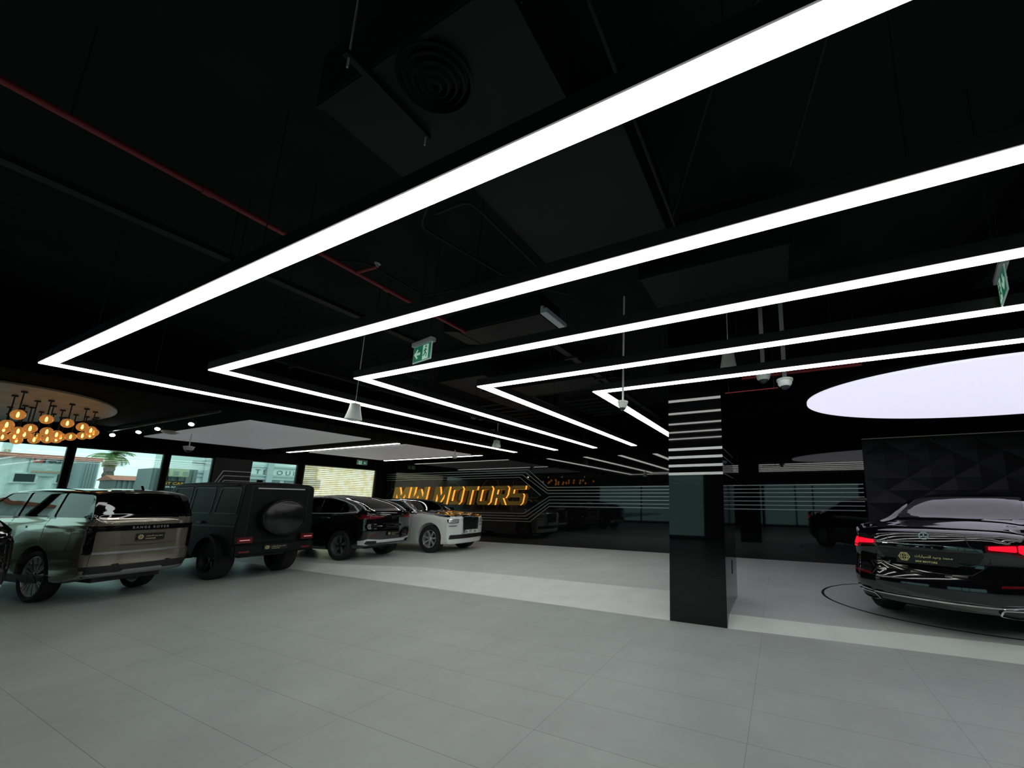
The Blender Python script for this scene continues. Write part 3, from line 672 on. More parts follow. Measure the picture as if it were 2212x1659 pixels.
for (a, b, c, d) in ((31, 71, 1023, 1041), (123, 160, 1025, 1043)):
    w0, z1_ = at(a, c, XO); w1, z0_ = at(b, d, XO)
    f = obj('window', B(.0, .12, w0 - oy - .06, w1 - oy + .06, z0_ - .06, z1_ + .06), M_corr, bl); obj('glass', B(.12, .14, w0 - oy, w1 - oy, z0_, z1_), mat('dark_glass', (.05, .07, .07), .2), f)
w0, z0_ = at(67, 1010, XO); w1, z1_ = at(136, 991, XO)
F = frame((.16, (w0 + w1) / 2 - oy, (z0_ + z1_) / 2 + .08), (0, 1, 0), (0, 0, 1))
hs = (w1 - w0)
sg = obj('sign_board', B(.05, .13, w0 - oy - .05, w1 - oy + .05, z0_ - .32, z1_ + .05), mat('sign_board_grey', (.55, .62, .62), .6), bl)
textobj('sign_text', 'Tech', hs * .40, mat('sign_text_teal', (.04, .08, .08), .6), sg, F @ Matrix.Translation((hs * .15, 0, 0)), off=.012)
textobj('sign_text', 'Le', hs * .40, mat('sign_text_red', (.55, .08, .06), .6), sg, F @ Matrix.Translation((-hs * .33, 0, 0)), off=.012)
F2 = frame((.16, (w0 + w1) / 2 - oy, (z0_ + z1_) / 2 - .26), (0, 1, 0), (0, 0, 1)); textobj('sign_text', 'AUTO CAR CARE CENTER', hs * .066, mat('sign_text_green', (.15, .30, .28), .6), sg, F2) if False else None
bm = bmesh.new()
for k in range(6): tube(bm, (.12, w0 - oy + hs * (k + .5) / 6, z0_ - .15), (.16, w0 - oy + hs * (k + .5) / 6, z0_ - .15), hs / 14, n=16)
obj('round_badge', bm, mat('peach_badge', (.62, .40, .26), .6), sg)
# grey recess / container to the right of the workshop
def block(name, lb, cat, a, b, top, X, mm, dep=2., zb=0, ribs=0):
    w0, z1_ = at(a, top, X); w1, _ = at(b, top, X)
    t = thing(name, lb, cat, (X, (w0 + w1) / 2, zb)); hw = (w1 - w0) / 2
    obj('body', B(-dep, 0, -hw, hw, 0, z1_ - zb), mm, t)
    if ribs:
        bm = bmesh.new(); [box(bm, 0, .04, -hw + (k + .5) * 2 * hw / ribs - .03, -hw + (k + .5) * 2 * hw / ribs + .03, 0.02, z1_ - zb - .02) for k in range(ribs)]; obj('ribs', bm, mm, t)
    return t, hw, z1_ - zb
M_bluegrey = mat('blue_grey_sheet', (.30, .36, .38), .6); M_shed = mat('grey_shed', (.22, .25, .26), .6); M_pale_w = mat('pale_render', (.72, .78, .76), .7)
block('container', 'blue-grey container between the workshop and the palm tree', 'container', 181, 214, 999, -25.6, M_bluegrey, ribs=5, dep=1.2)
t, hw, hz = block('shed', 'long low grey shed with red roof tiles behind the palm tree', 'shed', 252, 330, 1036, -27.5, M_shed, ribs=7)
bm = bmesh.new(); prism(bm, [(-2.1, hz - .02), (.15, hz - .02), (-1.0, hz + .22)], lambda x, z: (x, -hw - .1, z), lambda x, z: (x, hw + .1, z)); obj('roof', bm, M_trimred, t)
block('shed', 'taller grey shed left of the air conditioner', 'shed', 331, 366, 1011, -23.5, M_shed, ribs=3, dep=1.5)
t, hw, hz = block('shed', 'dark grey shed carrying the air conditioner and a garage sign', 'shed', 369, 429, 1012, -23.5, M_shed, ribs=4)
w0, z1_ = at(342, 1042, -23.0); w1, z0_ = at(392, 1058, -23.0)
gs = thing('garage_sign', 'black garage sign board with orange and white lettering', 'sign', (-22.9, (w0 + w1) / 2, (z0_ + z1_) / 2 - .1))
obj('board', B(-.05, 0, -(w1-w0)/2, (w1-w0)/2, -.75, .32), mat('sign_black', (.02, .02, .02), .5), gs)
textobj('sign_text', '1ST CAR', .15, mat('orange_text', (.75, .38, .05), .6), gs, frame((.01, 0.03, .20), (0, 1, 0), (0, 0, 1)), off=.003)
textobj('sign_text', 'CAREER GARAGE', .095, M_pale_w, gs, frame((.01, 0, .06), (0, 1, 0), (0, 0, 1)), off=.002)
obj('post', B(-.1, -.05, -.1, .1, -(z0_ + z1_) / 2 + .1, -.7), M_shed, gs)
w0, z1_ = at(372, 1012, -23.2); w1, z0_ = at(404, 1031, -23.2)
ac = thing('air_conditioner', 'cream outdoor air conditioner mounted on the dark shed', 'air conditioner', (-23.45, (w0 + w1) / 2, z0_)); hw = (w1 - w0) / 2
obj('case', bev(B(0, .4, -hw, hw, 0, z1_ - z0_), .02), mat('cream_case', (.62, .64, .45), .5), ac); bm = bmesh.new(); [box(bm, .4, .41, s * hw * .55 - hw * .33, s * hw * .55 + hw * .33, .06 + .06 * k, .09 + .06 * k) for s in (-1, 1) for k in range(int((z1_ - z0_ - .1) / .06))]; obj('louvre', bm, M_bluegrey, ac)
t, hw, hz = block('office_building', 'white rendered building seen through the right street windows', 'building', 430, 700, 925, -30., M_pale_w, dep=5)
F = frame((.03, -hw * .38, hz * .48), (0, 1, 0), (0, 0, 1))
w0, z1_ = at(548, 1020, -30.)
textobj('sign_text', 'T E    O U I I', .40, mat('dark_text', (.10, .11, .12), .6), t, frame((.03, at(600, 1022, -30.)[0] - t.location.y, at(600, 1022, -30.)[1]), (0, 1, 0), (0, 0, 1)))
bm = bmesh.new()
for xx in (450, 584): q = at(xx, 1000, -30.)[0] - t.location.y; box(bm, 0, .2, q - .14, q + .14, 0, hz)
for zz in (1010, 1029, 1036): q = at(600, zz, -30.)[1]; box(bm, .02, .12, -hw, hw, q - .05, q + .05)
obj('pipes_and_ledges', bm, mat('pale_grey_trim', (.45, .5, .52), .6), t)
for xx in (455, 520, 560, 620, 655):
    a0, b0 = at(xx, 1030, -30.); f = obj('window', B(0, .05, a0 - t.location.y - .1, a0 - t.location.y + 1.0, b0 - .8, b0 - .15), M_shed, t)
# totem behind the workshop
w0, z1_ = at(10, 958, -36.); w1, z0_ = at(25, 978, -36.)
t = thing('totem_sign', 'pale totem sign rising behind the corrugated workshop', 'sign', (-36., (w0 + w1) / 2, 0)); hw = (w1 - w0) / 2
obj('board', B(-.3, 0, -hw, hw, 0, z1_ + .2), M_pale_w, t); bm = bmesh.new(); lathe(bm, [(hw*.75, 0), (hw*.75, .06), (hw*.5, .06), (hw*.5, 0)], c=(0, 0, z1_ - .35), n=6, axis='x'); obj('emblem', bm, mat('totem_grey', (.4, .45, .4), .6), t)
# palm tree
XP = -31.; p0 = at(229, 1047, XP); p1 = at(243, 982, XP)
palm = thing('palm_tree', 'palm tree with drooping fronds across the street', 'tree', (XP, p0[0], 0))
ty = p1[0] - p0[0]; tz = p1[1]
bm = bmesh.new(); N_ = 26; prof = []
P = [(0.04 * math.sin(i), ty * (i / N_) ** 1.4, tz * i / N_) for i in range(N_ + 1)]
rings = []
for i, p_ in enumerate(P):
    r0 = (.20 - .05 * i / N_) * (1.12 if i % 2 else .92)
    rings.append([bm.verts.new((p_[0] + r0 * math.cos(2*math.pi*k/12), p_[1] + r0 * math.sin(2*math.pi*k/12), p_[2])) for k in range(12)])
for A_, Q_ in zip(rings, rings[1:]):
    for k in range(12): bm.faces.new((A_[k], A_[(k+1) % 12], Q_[(k+1) % 12], Q_[k]))
obj('trunk', bm, mat('palm_bark', (.16, .13, .11), .9, noise=.4, nscale=10), palm)
M_frond = [mat('palm_frond', (.14, .24, .07), .6, noise=.3, nscale=2), mat('dry_frond', (.42, .40, .16), .7, noise=.3, nscale=2)]
rnd = random.Random(3)
for i in range(34):
    az = 2 * math.pi * i / 34 * 2.4; dry = i >= 20; el = (.9 - i * .055) if not dry else -.7 - rnd.random() * .6
    Ln = .62 + rnd.random() * .2; bm = bmesh.new(); pts = []; e = el; p_ = Vector((0, ty, tz))
    for s in range(9):
        pts.append(p_.copy()); d_ = Vector((math.cos(az) * math.cos(e), math.sin(az) * math.cos(e), math.sin(e))); p_ = p_ + d_ * Ln / 8; e -= .19
    pipe(bm, pts, .009, 5)
    for s in range(1, 9):
        a_ = pts[s]; dr = (pts[s] - pts[s-1]).normalized(); sd = dr.cross(Vector((0, 0, 1))).normalized(); ll = .26 * math.sin(math.pi * (s + 1) / 10.5)
        for sgn in (-1, 1):
            for q in range(3):
                b_ = a_ - dr * q * .035; tip = b_ + sd * sgn * ll + dr * ll * .5 - Vector((0, 0, ll * .35)); w_ = dr * .016
                v_ = [bm.verts.new(b_ - w_), bm.verts.new(b_ + w_), bm.verts.new(tip)]; bm.faces.new(v_)
    obj('frond', bm, M_frond[1 if dry else 0], palm)

for o in list(bpy.data.objects):
    if o.type == 'MESH' and o.name.split('.')[0] in ('hanging_rod', 'hanger', 'flange', 'guide_rail', 'hanger_rod', 'threaded_rod', 'suspension_rod', 'mount', 'bracket', 'ribs', 'louvre', 'round_badge'): islands(o)
# ------------------------------------------------------------------ cars
def curve(pts, smooth=True):
    """piecewise interpolation through (x, v) with monotone cubic tangents"""
    xs = [p[0] for p in pts]; vs = [p[1] for p in pts]; n = len(xs)
    sl = [(vs[i+1] - vs[i]) / (xs[i+1] - xs[i]) for i in range(n-1)]
    m = [sl[0]] + [0 if sl[i-1] * sl[i] <= 0 else 2 * sl[i-1] * sl[i] / (sl[i-1] + sl[i]) for i in range(1, n-1)] + [sl[-1]]
    def f(x):
        if x <= xs[0]: return vs[0]
        if x >= xs[-1]: return vs[-1]
        i = max(k for k in range(n) if xs[k] <= x); i = min(i, n-2)
        h = xs[i+1] - xs[i]; t = (x - xs[i]) / h
        if not smooth: return vs[i] + (vs[i+1] - vs[i]) * t
        return (1+2*t)*(1-t)**2*vs[i] + t*(1-t)**2*h*m[i] + t*t*(3-2*t)*vs[i+1] + t*t*(t-1)*h*m[i+1]
    return f
def catmull(P, k):
    out = []
    for i in range(len(P) - 1):
        p0 = P[max(i-1, 0)]; p1 = P[i]; p2 = P[i+1]; p3 = P[min(i+2, len(P)-1)]
        for j in range(k):
            t = j / k
            out.append(tuple(.5 * ((2*b) + (-a + c)*t + (2*a - 5*b + 4*c - d)*t*t + (-a + 3*b - 3*c + d)*t**3) for a, b, c, d in zip(p0, p1, p2, p3)))
    out.append(P[-1]); return out
def body_mesh(s):
    top, belt, hw, bot, rw = (curve(s[k]) for k in ('top', 'belt', 'hw', 'bot', 'roofw'))
    x0, x1 = s['x0'], s['x1']; r = s.get('edge', .05); crown = s.get('crown', .03); sh = s.get('shoulder', .965)
    N = 84; xs = set()
    for i in range(N + 1): xs.add(round(x0 + (x1 - x0) * i / N, 4))
    for d in (0, .004, .012, .025, .045, .07): xs.add(round(x0 + d, 4)); xs.add(round(x1 - d, 4))
    for a, b in s.get('dense', []):
        for i in range(13): xs.add(round(a + (b - a) * i / 12, 4))
    xs = sorted(xs); S = []
    for x in xs:
        d = min(x - x0, x1 - x); ins = r - math.sqrt(max(0, r*r - (r - d)**2)) if d < r else 0
        w = hw(x) - ins; zb = bot(x) + ins; zt = top(x) - ins; zl = min(belt(x), zt - .015); wr = min(rw(x) - ins, w * sh)
        hgt = zl - zb; g = zt - zl; lc = s.get('low', .0)
        P = [(0, zb), (w*.5, zb), (w*.86 - lc, zb + .0), (w*.965 - lc, zb + .05), (w*.995 - lc*.5, zb + .22*hgt), (w, zb + .48*hgt), (w*.997, zb + .72*hgt), (w*.985, zb + .90*hgt), (w*sh, zl)]
        ws = w * sh
        P += [(ws + (wr - ws)*.30, zl + g*.30), (ws + (wr - ws)*.62, zl + g*.62), (ws + (wr - ws)*.9, zl + g*.86), (wr*.93, zt - crown*.9 if g > .1 else zl + g*.9), (wr*.72, zt - crown*.42), (wr*.38, zt - crown*.1), (0, zt)]
        S.append([(x, y, z) for y, z in catmull(P, s.get('sub', 3))])
    bm = bmesh.new(); n = len(S[0])
    brr, bf = s.get('bulge_r', .06), s.get('bulge_f', .08)
    fade = s.get('fade', .6); lr = s.get('lean_r'); lf = s.get('lean_f')
    def mp(x, y, z):
        w = hw(min(max(x, x0 + .3), x1 - .3)); q = min(1, abs(y) / w)
        fr = max(0, 1 - (x - x0) / fade) ** 1.5; ff = max(0, 1 - (x1 - x) / fade) ** 1.5
        x += brr * q ** 2.6 * fr - bf * q ** 2.2 * ff
        if lr: x += curve(lr)(z) * fr
        if lf: x -= curve(lf)(z) * ff
        return (x, y, z)
    V = []
    for ring in S:
        R_ = [bm.verts.new(mp(*p)) for p in ring]; L = [R_[0]] + [bm.verts.new(mp(p[0], -p[1], p[2])) for p in ring[1:-1]] + [R_[-1]]
        V.append((R_, L))
    for (a, b), (c, d) in zip(V, V[1:]):
        for i in range(n - 1):
            bm.faces.new((a[i], c[i], c[i+1], a[i+1])); bm.faces.new((b[i], b[i+1], d[i+1], d[i]))
    for (R_, L), fl in ((V[0], 0), (V[-1], 1)):     # gridded end caps
        ring = S[0] if not fl else S[-1]; K = 8; rows = []
        for i in range(n):
            if i in (0, n-1): rows.append([R_[i]] * (K + 1)); continue
            x, y, z = ring[i]
            rows.append([L[i]] + [bm.verts.new(mp(x, -y + 2*y*k/K, z)) for k in range(1, K)] + [R_[i]])
        for a, b in zip(rows, rows[1:]):
            for k in range(K):
                q = []
                for v in ((a[k], a[k+1], b[k+1], b[k]) if not fl else (a[k], b[k], b[k+1], a[k+1])):
                    if v not in q: q.append(v)
                if len(q) > 2: bm.faces.new(q)
    bmesh.ops.remove_doubles(bm, verts=list(bm.verts), dist=2e-5); bmesh.ops.dissolve_degenerate(bm, edges=list(bm.edges), dist=1e-5)
    bmesh.ops.recalc_face_normals(bm, faces=list(bm.faces))
    return bm
def boolean(me, cutters):
    """difference of mesh me with a list of bmeshes"""
    o = bpy.data.objects.new('tmp', me); C.objects.link(o); tmp = [o]
    for cbm in cutters:
        cm = bpy.data.meshes.new('cut'); bmesh.ops.recalc_face_normals(cbm, faces=list(cbm.faces)); cbm.to_mesh(cm); cbm.free()
        co = bpy.data.objects.new('cut', cm); C.objects.link(co); tmp.append(co)
        md = o.modifiers.new('b', 'BOOLEAN'); md.operation = 'DIFFERENCE'; md.object = co; md.solver = 'MANIFOLD'
    bpy.context.view_layer.update()
    out = bpy.data.meshes.new_from_object(o.evaluated_get(bpy.context.evaluated_depsgraph_get()))
    for t in tmp: bpy.data.objects.remove(t)
    return out
AX = {'L': (Vector((0, 1, 0)), lambda a, b: Vector((a, 3, b))), 'R': (Vector((0, -1, 0)), lambda a, b: Vector((a, -3, b))),
      'B': (Vector((-1, 0, 0)), lambda a, b: Vector((-6, a, b))), 'F': (Vector((1, 0, 0)), lambda a, b: Vector((9, a, b))),
      'T': (Vector((0, 0, 1)), lambda a, b: Vector((a, b, 5)))}
def drape(bvh, polys, side, off=.004, th=.006, cell=.06, holes=None):
    """lay flat outlines (2D, seen along an axis) onto the body surface as thin solid shells"""
    out, org = AX[side]
    bm = bmesh.new()
    for poly in (polys if isinstance(polys[0][0], (tuple, list)) else [polys]):
        b2 = bmesh.new()
        vs = [b2.verts.new((p[0], p[1], 0)) for p in poly]
        tris = tessellate_polygon([[Vector((p[0], p[1], 0)) for p in poly]])
        for t in tris:
            try: b2.faces.new([vs[i] for i in t])
            except ValueError: pass
        xs = [p[0] for p in poly]; ys = [p[1] for p in poly]
        for ax, lo_, hi_ in ((0, min(xs), max(xs)), (1, min(ys), max(ys))):
            k = int((hi_ - lo_) / cell)
            for i in range(1, k + 1):
                c = lo_ + (hi_ - lo_) * i / (k + 1); co = (c, 0, 0) if ax == 0 else (0, c, 0); no = (1, 0, 0) if ax == 0 else (0, 1, 0)
                bmesh.ops.bisect_plane(b2, geom=list(b2.verts) + list(b2.edges) + list(b2.faces), plane_co=co, plane_no=no, dist=1e-6)
        bmesh.ops.remove_doubles(b2, verts=list(b2.verts), dist=1e-5)
        mpv = {}; low = {}
        for v in b2.verts:
            o_ = org(v.co.x, v.co.y); h = bvh.ray_cast(o_, -out)
            if h[0] is None:
                h = bvh.find_nearest(o_ - out * 2.4)
            p = h[0]; mpv[v] = bm.verts.new(p + out * (off + th)); low[v] = bm.verts.new(p + out * off)
        for f in b2.faces:
            bm.faces.new([mpv[v] for v in f.verts]); bm.faces.new([low[v] for v in reversed(f.verts)])
        for e in b2.edges:
            if len(e.link_faces) == 1:
                a, b = e.verts; bm.faces.new((mpv[a], mpv[b], low[b], low[a]))
        b2.free()
    bmesh.ops.recalc_face_normals(bm, faces=list(bm.faces))
    return bm
def rrect(x0, z0, x1, z1, r, k=4):
    P = []
    for cx_, cz_, a0 in ((x1 - r, z1 - r, 0), (x0 + r, z1 - r, 90), (x0 + r, z0 + r, 180), (x1 - r, z0 + r, 270)):
        for i in range(k + 1):
            a = math.radians(a0 + 90 * i / k); P.append((cx_ + r * math.cos(a), cz_ + r * math.sin(a)))
    return P
def rnd_poly(P, r, k=4):
    """round the corners of an outline"""
    out = []; n = len(P)
    for i in range(n):
        a, b, c = Vector(P[i-1]), Vector(P[i]), Vector(P[(i+1) % n]); rr = min(r, (a-b).length*.45, (c-b).length*.45)
        u = b + (a - b).normalized() * rr; v = b + (c - b).normalized() * rr
        for j in range(k + 1):
            t = j / k; out.append(tuple((1-t)**2 * u + 2*t*(1-t) * b + t*t * v))
    return out
def inset(P, d):
    n = len(P); out = []
    ar = sum(P[i][0] * P[(i+1) % n][1] - P[(i+1) % n][0] * P[i][1] for i in range(n)); sg = 1 if ar > 0 else -1
    for i in range(n):
        a, b, c = Vector(P[i-1]), Vector(P[i]), Vector(P[(i+1) % n]); d1 = (b - a).normalized(); d2 = (c - b).normalized()
        n1 = Vector((-d1.y, d1.x)); n2 = Vector((-d2.y, d2.x)); m_ = (n1 + n2); m_ = m_.normalized() if m_.length > 1e-6 else n1
        out.append(tuple(b + m_ * sg * d / max(.5, m_.dot(n1))))
    return out
def ringpolys(P, d):
    Q = inset(P, d); n = len(P)
    return [[P[i], P[(i+1) % n], Q[(i+1) % n], Q[i]] for i in range(n)]
M_tyre = mat('tyre_rubber', (.012, .012, .012), .75, bump=.2, bscale=60)
M_int = mat('car_interior', (.035, .033, .03), .7)
M_chrome = mat('chrome', (.78, .80, .82), .12, metal=1)
M_alum = mat('polished_wheel', (.62, .68, .68), .3, metal=.35)
M_dgrey = mat('dark_wheel', (.03, .03, .032), .3, metal=.6)
M_plast2 = mat('black_trim_plastic', (.012, .012, .012), .45)
M_piano = mat('piano_black', (.004, .004, .004), .05)
M_cgl = glassmat('tinted_car_glass', (.66, .76, .74)); M_cgl2 = glassmat('dark_car_glass', (.30, .32, .32))
M_redl = mat('red_lamp', (.06, .003, .006), .12, emis=(1, .02, .04), es=.02)
M_redon = mat('lit_red_lamp', (.5, .01, .02), .15, emis=(1, .006, .03), es=.9)
M_plate = mat('plate_black', (.008, .008, .008), .3); M_goldt = mat('gold_print', (.72, .62, .30), .4, metal=.3); M_platew = mat('plate_white', (.75, .78, .76), .4)
M_trimb = mat('glint_painted_trim', (.78, .80, .81), .25, metal=.3)  # pale base colour holds the LED reflections along chrome trim
M_silver = mat('satin_silver', (.42, .44, .44), .3, metal=.8)
def wheel(car, x, y, R, rim, wd, style, mrim, n=5):
    sgn = 1 if y > 0 else -1; rw_ = rim
    bm = bmesh.new(); h = wd / 2
    lathe(bm, [(rw_*.97, -h*.7), (rw_ + .008, -h*.95), (R*.9, -h), (R*.985, -h*.82), (R, -h*.5), (R, h*.5), (R*.985, h*.82), (R*.9, h), (rw_ + .008, h*.95), (rw_*.97, h*.7)], n=56, axis='y')
    t = obj('wheel', bm, M_tyre, car, smooth=40); t.location = (x, y, R)
    t.rotation_euler = (0, 0, 0 if sgn > 0 else math.pi)
    bm = bmesh.new()
    lathe(bm, [(rw_*.98, h*.80), (rw_*.93, h*.84), (rw_*.90, h*.55), (rw_*.86, -h*.6), (rw_*.98, -h*.6), (rw_*.98, h*.80)], n=56, axis='y')
    def spoke(a, w0, w1, r0, r1, d0, d1, tt=.02):
        c, s_ = math.cos(a), math.sin(a)
        P = [(r0, -w0), (r1, -w1), (r1, w1), (r0, w0)]
        def f(dd): return lambda r, q: (c*r - s_*q, (d0 + (d1 - d0) * (r - r0) / (r1 - r0)) + dd, s_*r + c*q)
        prism(bm, P, f(0), f(-tt))
    if style == 'multi':
        for k in range(n):
            a = 2*math.pi*k/n + .2
            for s_ in (-1, 1): spoke(a + s_*.10, .007, .011, rw_*.16, rw_*.93, h*.62, h*.78)
    elif style == 'five':
        for k in range(5):
            a = 2*math.pi*k/5 + math.pi/2
            for s_ in (-1, 1): spoke(a + s_*.13, .010, .010, rw_*.2, rw_*.93, h*.55, h*.72)
    elif style == 'seven':
        for k in range(7): spoke(2*math.pi*k/7 + .3, .030, .024, rw_*.22, rw_*.92, h*.6, h*.74, .03)
    else:
        for k in range(n):
            a = 2*math.pi*k/n + .3
            for s_ in (-1, 1): spoke(a + s_*.06, .006, .016, rw_*.2, rw_*.92, h*.5, h*.66)
    o = obj('rim', bm, mrim, t, smooth=30)
    bm = bmesh.new(); lathe(bm, [(rw_*.22, h*.3), (rw_*.22, h*.58), (rw_*.14, h*.68), (rw_*.12, h*.72), (.001, h*.72)], n=24, axis='y'); obj('hub_cap', bm, M_dgrey if style != 'seven' else mrim, t, smooth=30)
    bm = bmesh.new(); lathe(bm, [(rw_*.80, -h*.1), (rw_*.80, h*.02), (.02, h*.02), (.02, -h*.1), (rw_*.80, -h*.1)], n=40, axis='y'); obj('brake_disc', bm, M_plast2, t, smooth=30)
    return t
def seat(car, x, y, z, w=.23, hz=.62):
    bm = bmesh.new(); v0 = len(bm.verts)
    box(bm, x - .05, x + .42, y - w, y + w, z, z + .13)
    prism(bm, [(x - .05, z), (x + .06, z), (x - .10, z + hz), (x - .2, z + hz)], lambda a, b: (a, y - w*.95, b), lambda a, b: (a, y + w*.95, b))
    box(bm, x - .21, x - .11, y - w*.55, y + w*.55, z + hz + .01, z + hz + .19)
    bmesh.ops.bevel(bm, geom=list(bm.edges), offset=.03, segments=2, affect='EDGES', clamp_overlap=True)
    obj('seat', bm, M_int, car, smooth=50)
def arch(x, R, w_out, w_in, sgn, z):
    bm = bmesh.new(); n = 28
    a = [(x + R*math.cos(t), z + R*math.sin(t)) for t in [2*math.pi*i/n for i in range(n)]]
    prism(bm, a, lambda p, q: (p, sgn*w_in, q), lambda p, q: (p, sgn*w_out, q)); return bm
def build_car(spec, label, cat='car', loc=(0, 0, 0), deg=0., group=None):
    s = spec; th = math.radians(deg); q = s.get('ax0', 0)   # loc is the ground point of the axle at x = ax0
    car = thing('car', label, cat, (loc[0] - q*math.cos(th), loc[1] - q*math.sin(th), loc[2]), th, group); car.scale = (1, s.get('ys', 1), 1)
    bm = body_mesh(s); me = bpy.data.meshes.new('body'); bm.to_mesh(me)
    bvh = BVHTree.FromBMesh(bm); bm.free()
    w = s['w']; cut = []
    a0 = s.get('ax0', 0)
    for ax in (a0, s['wb']):
        for sg in (-1, 1): cut.append(arch(ax, s['archR'], w + .3, w - .30, sg, s['R'] + s.get('archdz', 0)))
    # cabin
    cb = s['cabin']; cw0, cw1 = w - .10, s['cab_roofw']; zl = s['beltz']; ztop = max(p[1] for p in cb)
    def cy(z): return cw0 if z <= zl else cw0 + (cw1 - cw0) * (z - zl) / (ztop - zl)
    cbm = bmesh.new(); prism(cbm, cb, lambda a, b: (a, -cy(b), b), lambda a, b: (a, cy(b), b)); cut.append(cbm)
    for P in s['side_windows']:
        b_ = bmesh.new(); prism(b_, P, lambda a, b: (a, -2, b), lambda a, b: (a, 2, b)); cut.append(b_)
    rwp = s.get('rear_window'); wsp = s.get('windshield')
    if rwp: b_ = bmesh.new(); xa, xb = s['rear_cut']; prism(b_, rwp, lambda a, b: (xa, a, b), lambda a, b: (xb, a, b)); cut.append(b_)
    if wsp: b_ = bmesh.new(); xa, xb = s['front_cut']; prism(b_, wsp, lambda a, b: (xa, a, b), lambda a, b: (xb, a, b)); cut.append(b_)
    me = boolean(me, cut); me.name = 'body'
    me.materials.clear()
    for q in s['paint']: me.materials.append(q)
    for p in me.polygons: p.material_index = 0
    if 'paintfn' in s:
        for p in me.polygons: p.material_index = s['paintfn'](p.center, p.normal)
    shade(me, 32)
    bo = bpy.data.objects.new('body', me); C.objects.link(bo); bo.parent = car
    G = s.get('glass', M_cgl)
    for P in s['side_windows']:
        for sd in ('L', 'R'):
            obj('side_window', drape(bvh, P, sd, -.018, .005), s.get('sglass', G), car, smooth=40)
            if s.get('wtrim'): obj('window_trim', drape(bvh, ringpolys(inset(P, -s.get('wtw', .016)), s.get('wtw', .016)), sd, .001, .006, cell=.3), s['wtrim'], car)
    if rwp: obj('rear_window', drape(bvh, rwp, 'B', -.018, .005), G, car, smooth=40)
    if wsp: obj('windshield', drape(bvh, wsp, 'F', -.018, .005), s.get('wglass', G), car, smooth=40)
    for i, (x, R) in enumerate(((a0, s['R']), (s['wb'], s['R']))):
        for sg in (1, -1): wheel(car, x, sg * (w - s['wd']/2 - .015), R, s['rim'], s['wd'], s['style'], s['mrim'], s.get('nsp', 11))
    if s.get('seats', 1):
        for x in s['seatx']:
            for y in (-.36, .36): seat(car, x, y * w / .8, s['seatz'])
    # sill to close the look under the car
    obj('underbody', B(s['x0'] + .35, s['x1'] - .35, -w + .32, w - .32, s['under'], s['under'] + .12), M_plast2, car)
    return car, bvh
def part(car, bvh, name, m, polys, sides, off=.003, th=.006, cell=.06, both=False, parent=None, smooth=None, label=None):
    """a draped part; for side parts 'LR' makes one on each side; both mirrors a rear/front outline about the centre"""
    outs = []
    single = not isinstance(polys[0][0], (tuple, list))
    for sd in sides:
        for mir in ((0, 1) if both else (0,)):
            P = polys
            if mir: P = mirror_poly(polys) if single else [mirror_poly(q) for q in polys]
            o = obj(name, drape(bvh, P, sd, off, th, cell), m, parent or car, smooth=smooth)
            if label: o['label'] = label
            outs.append(o)
    return outs
def dealer_plate(car, bvh, y, z, w, h, side='B', x=None, lean=0., scale=1.):
    hit = bvh.ray_cast(AX[side][1](y, z), -AX[side][0])[0]; xx = (hit.x if x is None else x)
    fr = frame((xx - .014, y, z), (0, -1, 0), (lean, 0, 1))
    bm = bmesh.new(); box(bm, -w/2, w/2, -h/2, h/2, 0, .008); bm.transform(fr); pl = obj('number_plate', bm, M_plate, car)
    ff = fr @ Matrix.Translation((0, 0, .009))
    # emblem: hexagon with a bar and slanted strokes
    bm = bmesh.new(); r = h * .36; cx_ = -w * .36
    hexa = [(cx_ + r*math.cos(math.radians(60*i)), r*math.sin(math.radians(60*i))) for i in range(6)]
    for q in ringpolys(hexa, r*.14): prism(bm, q, lambda a, b: (a, b, 0), lambda a, b: (a, b, .002))
    for q in ([(-.95, 0), (.95, 0)], [(-.5, .1), (-.22, .8), (0, .3), (.22, .8), (.5, .1)], [(-.5, -.1), (-.22, -.8), (0, -.3), (.22, -.8), (.5, -.1)]):
        P = stroke([(cx_ + a*r, b*r) for a, b in q], r*.13); n = len(q)
        for k in range(n-1): prism(bm, [P[k], P[k+1], P[2*n-2-k], P[2*n-1-k]], lambda a, b: (a, b, 0), lambda a, b: (a, b, .002))
    bm.transform(ff); obj('emblem', bm, M_goldt, pl)
    ar = '\ufe95\ufe8d\u0631\ufe8e\ufef4\ufeb4\ufee0\ufedf \u062f\ufef4\ufea3\u0648 \u062f\ufee4\ufea4\ufee3'
    ar = '\ufe95\ufe8d\ufead\ufe8e\ufef4\ufeb4\ufee0\ufedf \ufea9\ufef4\ufea3\ufeed \ufea9\ufee4\ufea4\ufee3'
    me = textmesh(ar, h*.36, ext=.001, off=h*.004)
    if len(me.vertices):
        xsv = [v.co.x for v in me.vertices]; cw = max(xsv) - min(xsv); sc_ = min(1.6, w*.60/cw); me.transform(Matrix.Diagonal((sc_, min(sc_, 1.2), 1, 1)))
        me.transform(ff @ Matrix.Translation((w*.12, h*.10, .001))); me.materials.append(M_goldt); o = bpy.data.objects.new('plate_text', me); C.objects.link(o); o.parent = pl
    me = textmesh('MW MOTORS', h*.20, ext=.001, off=h*.004); me.transform(ff @ Matrix.Translation((0, -h*.30, .001))); me.materials.append(M_goldt)
    o = bpy.data.objects.new('plate_text', me); C.objects.link(o); o.parent = pl
    return pl
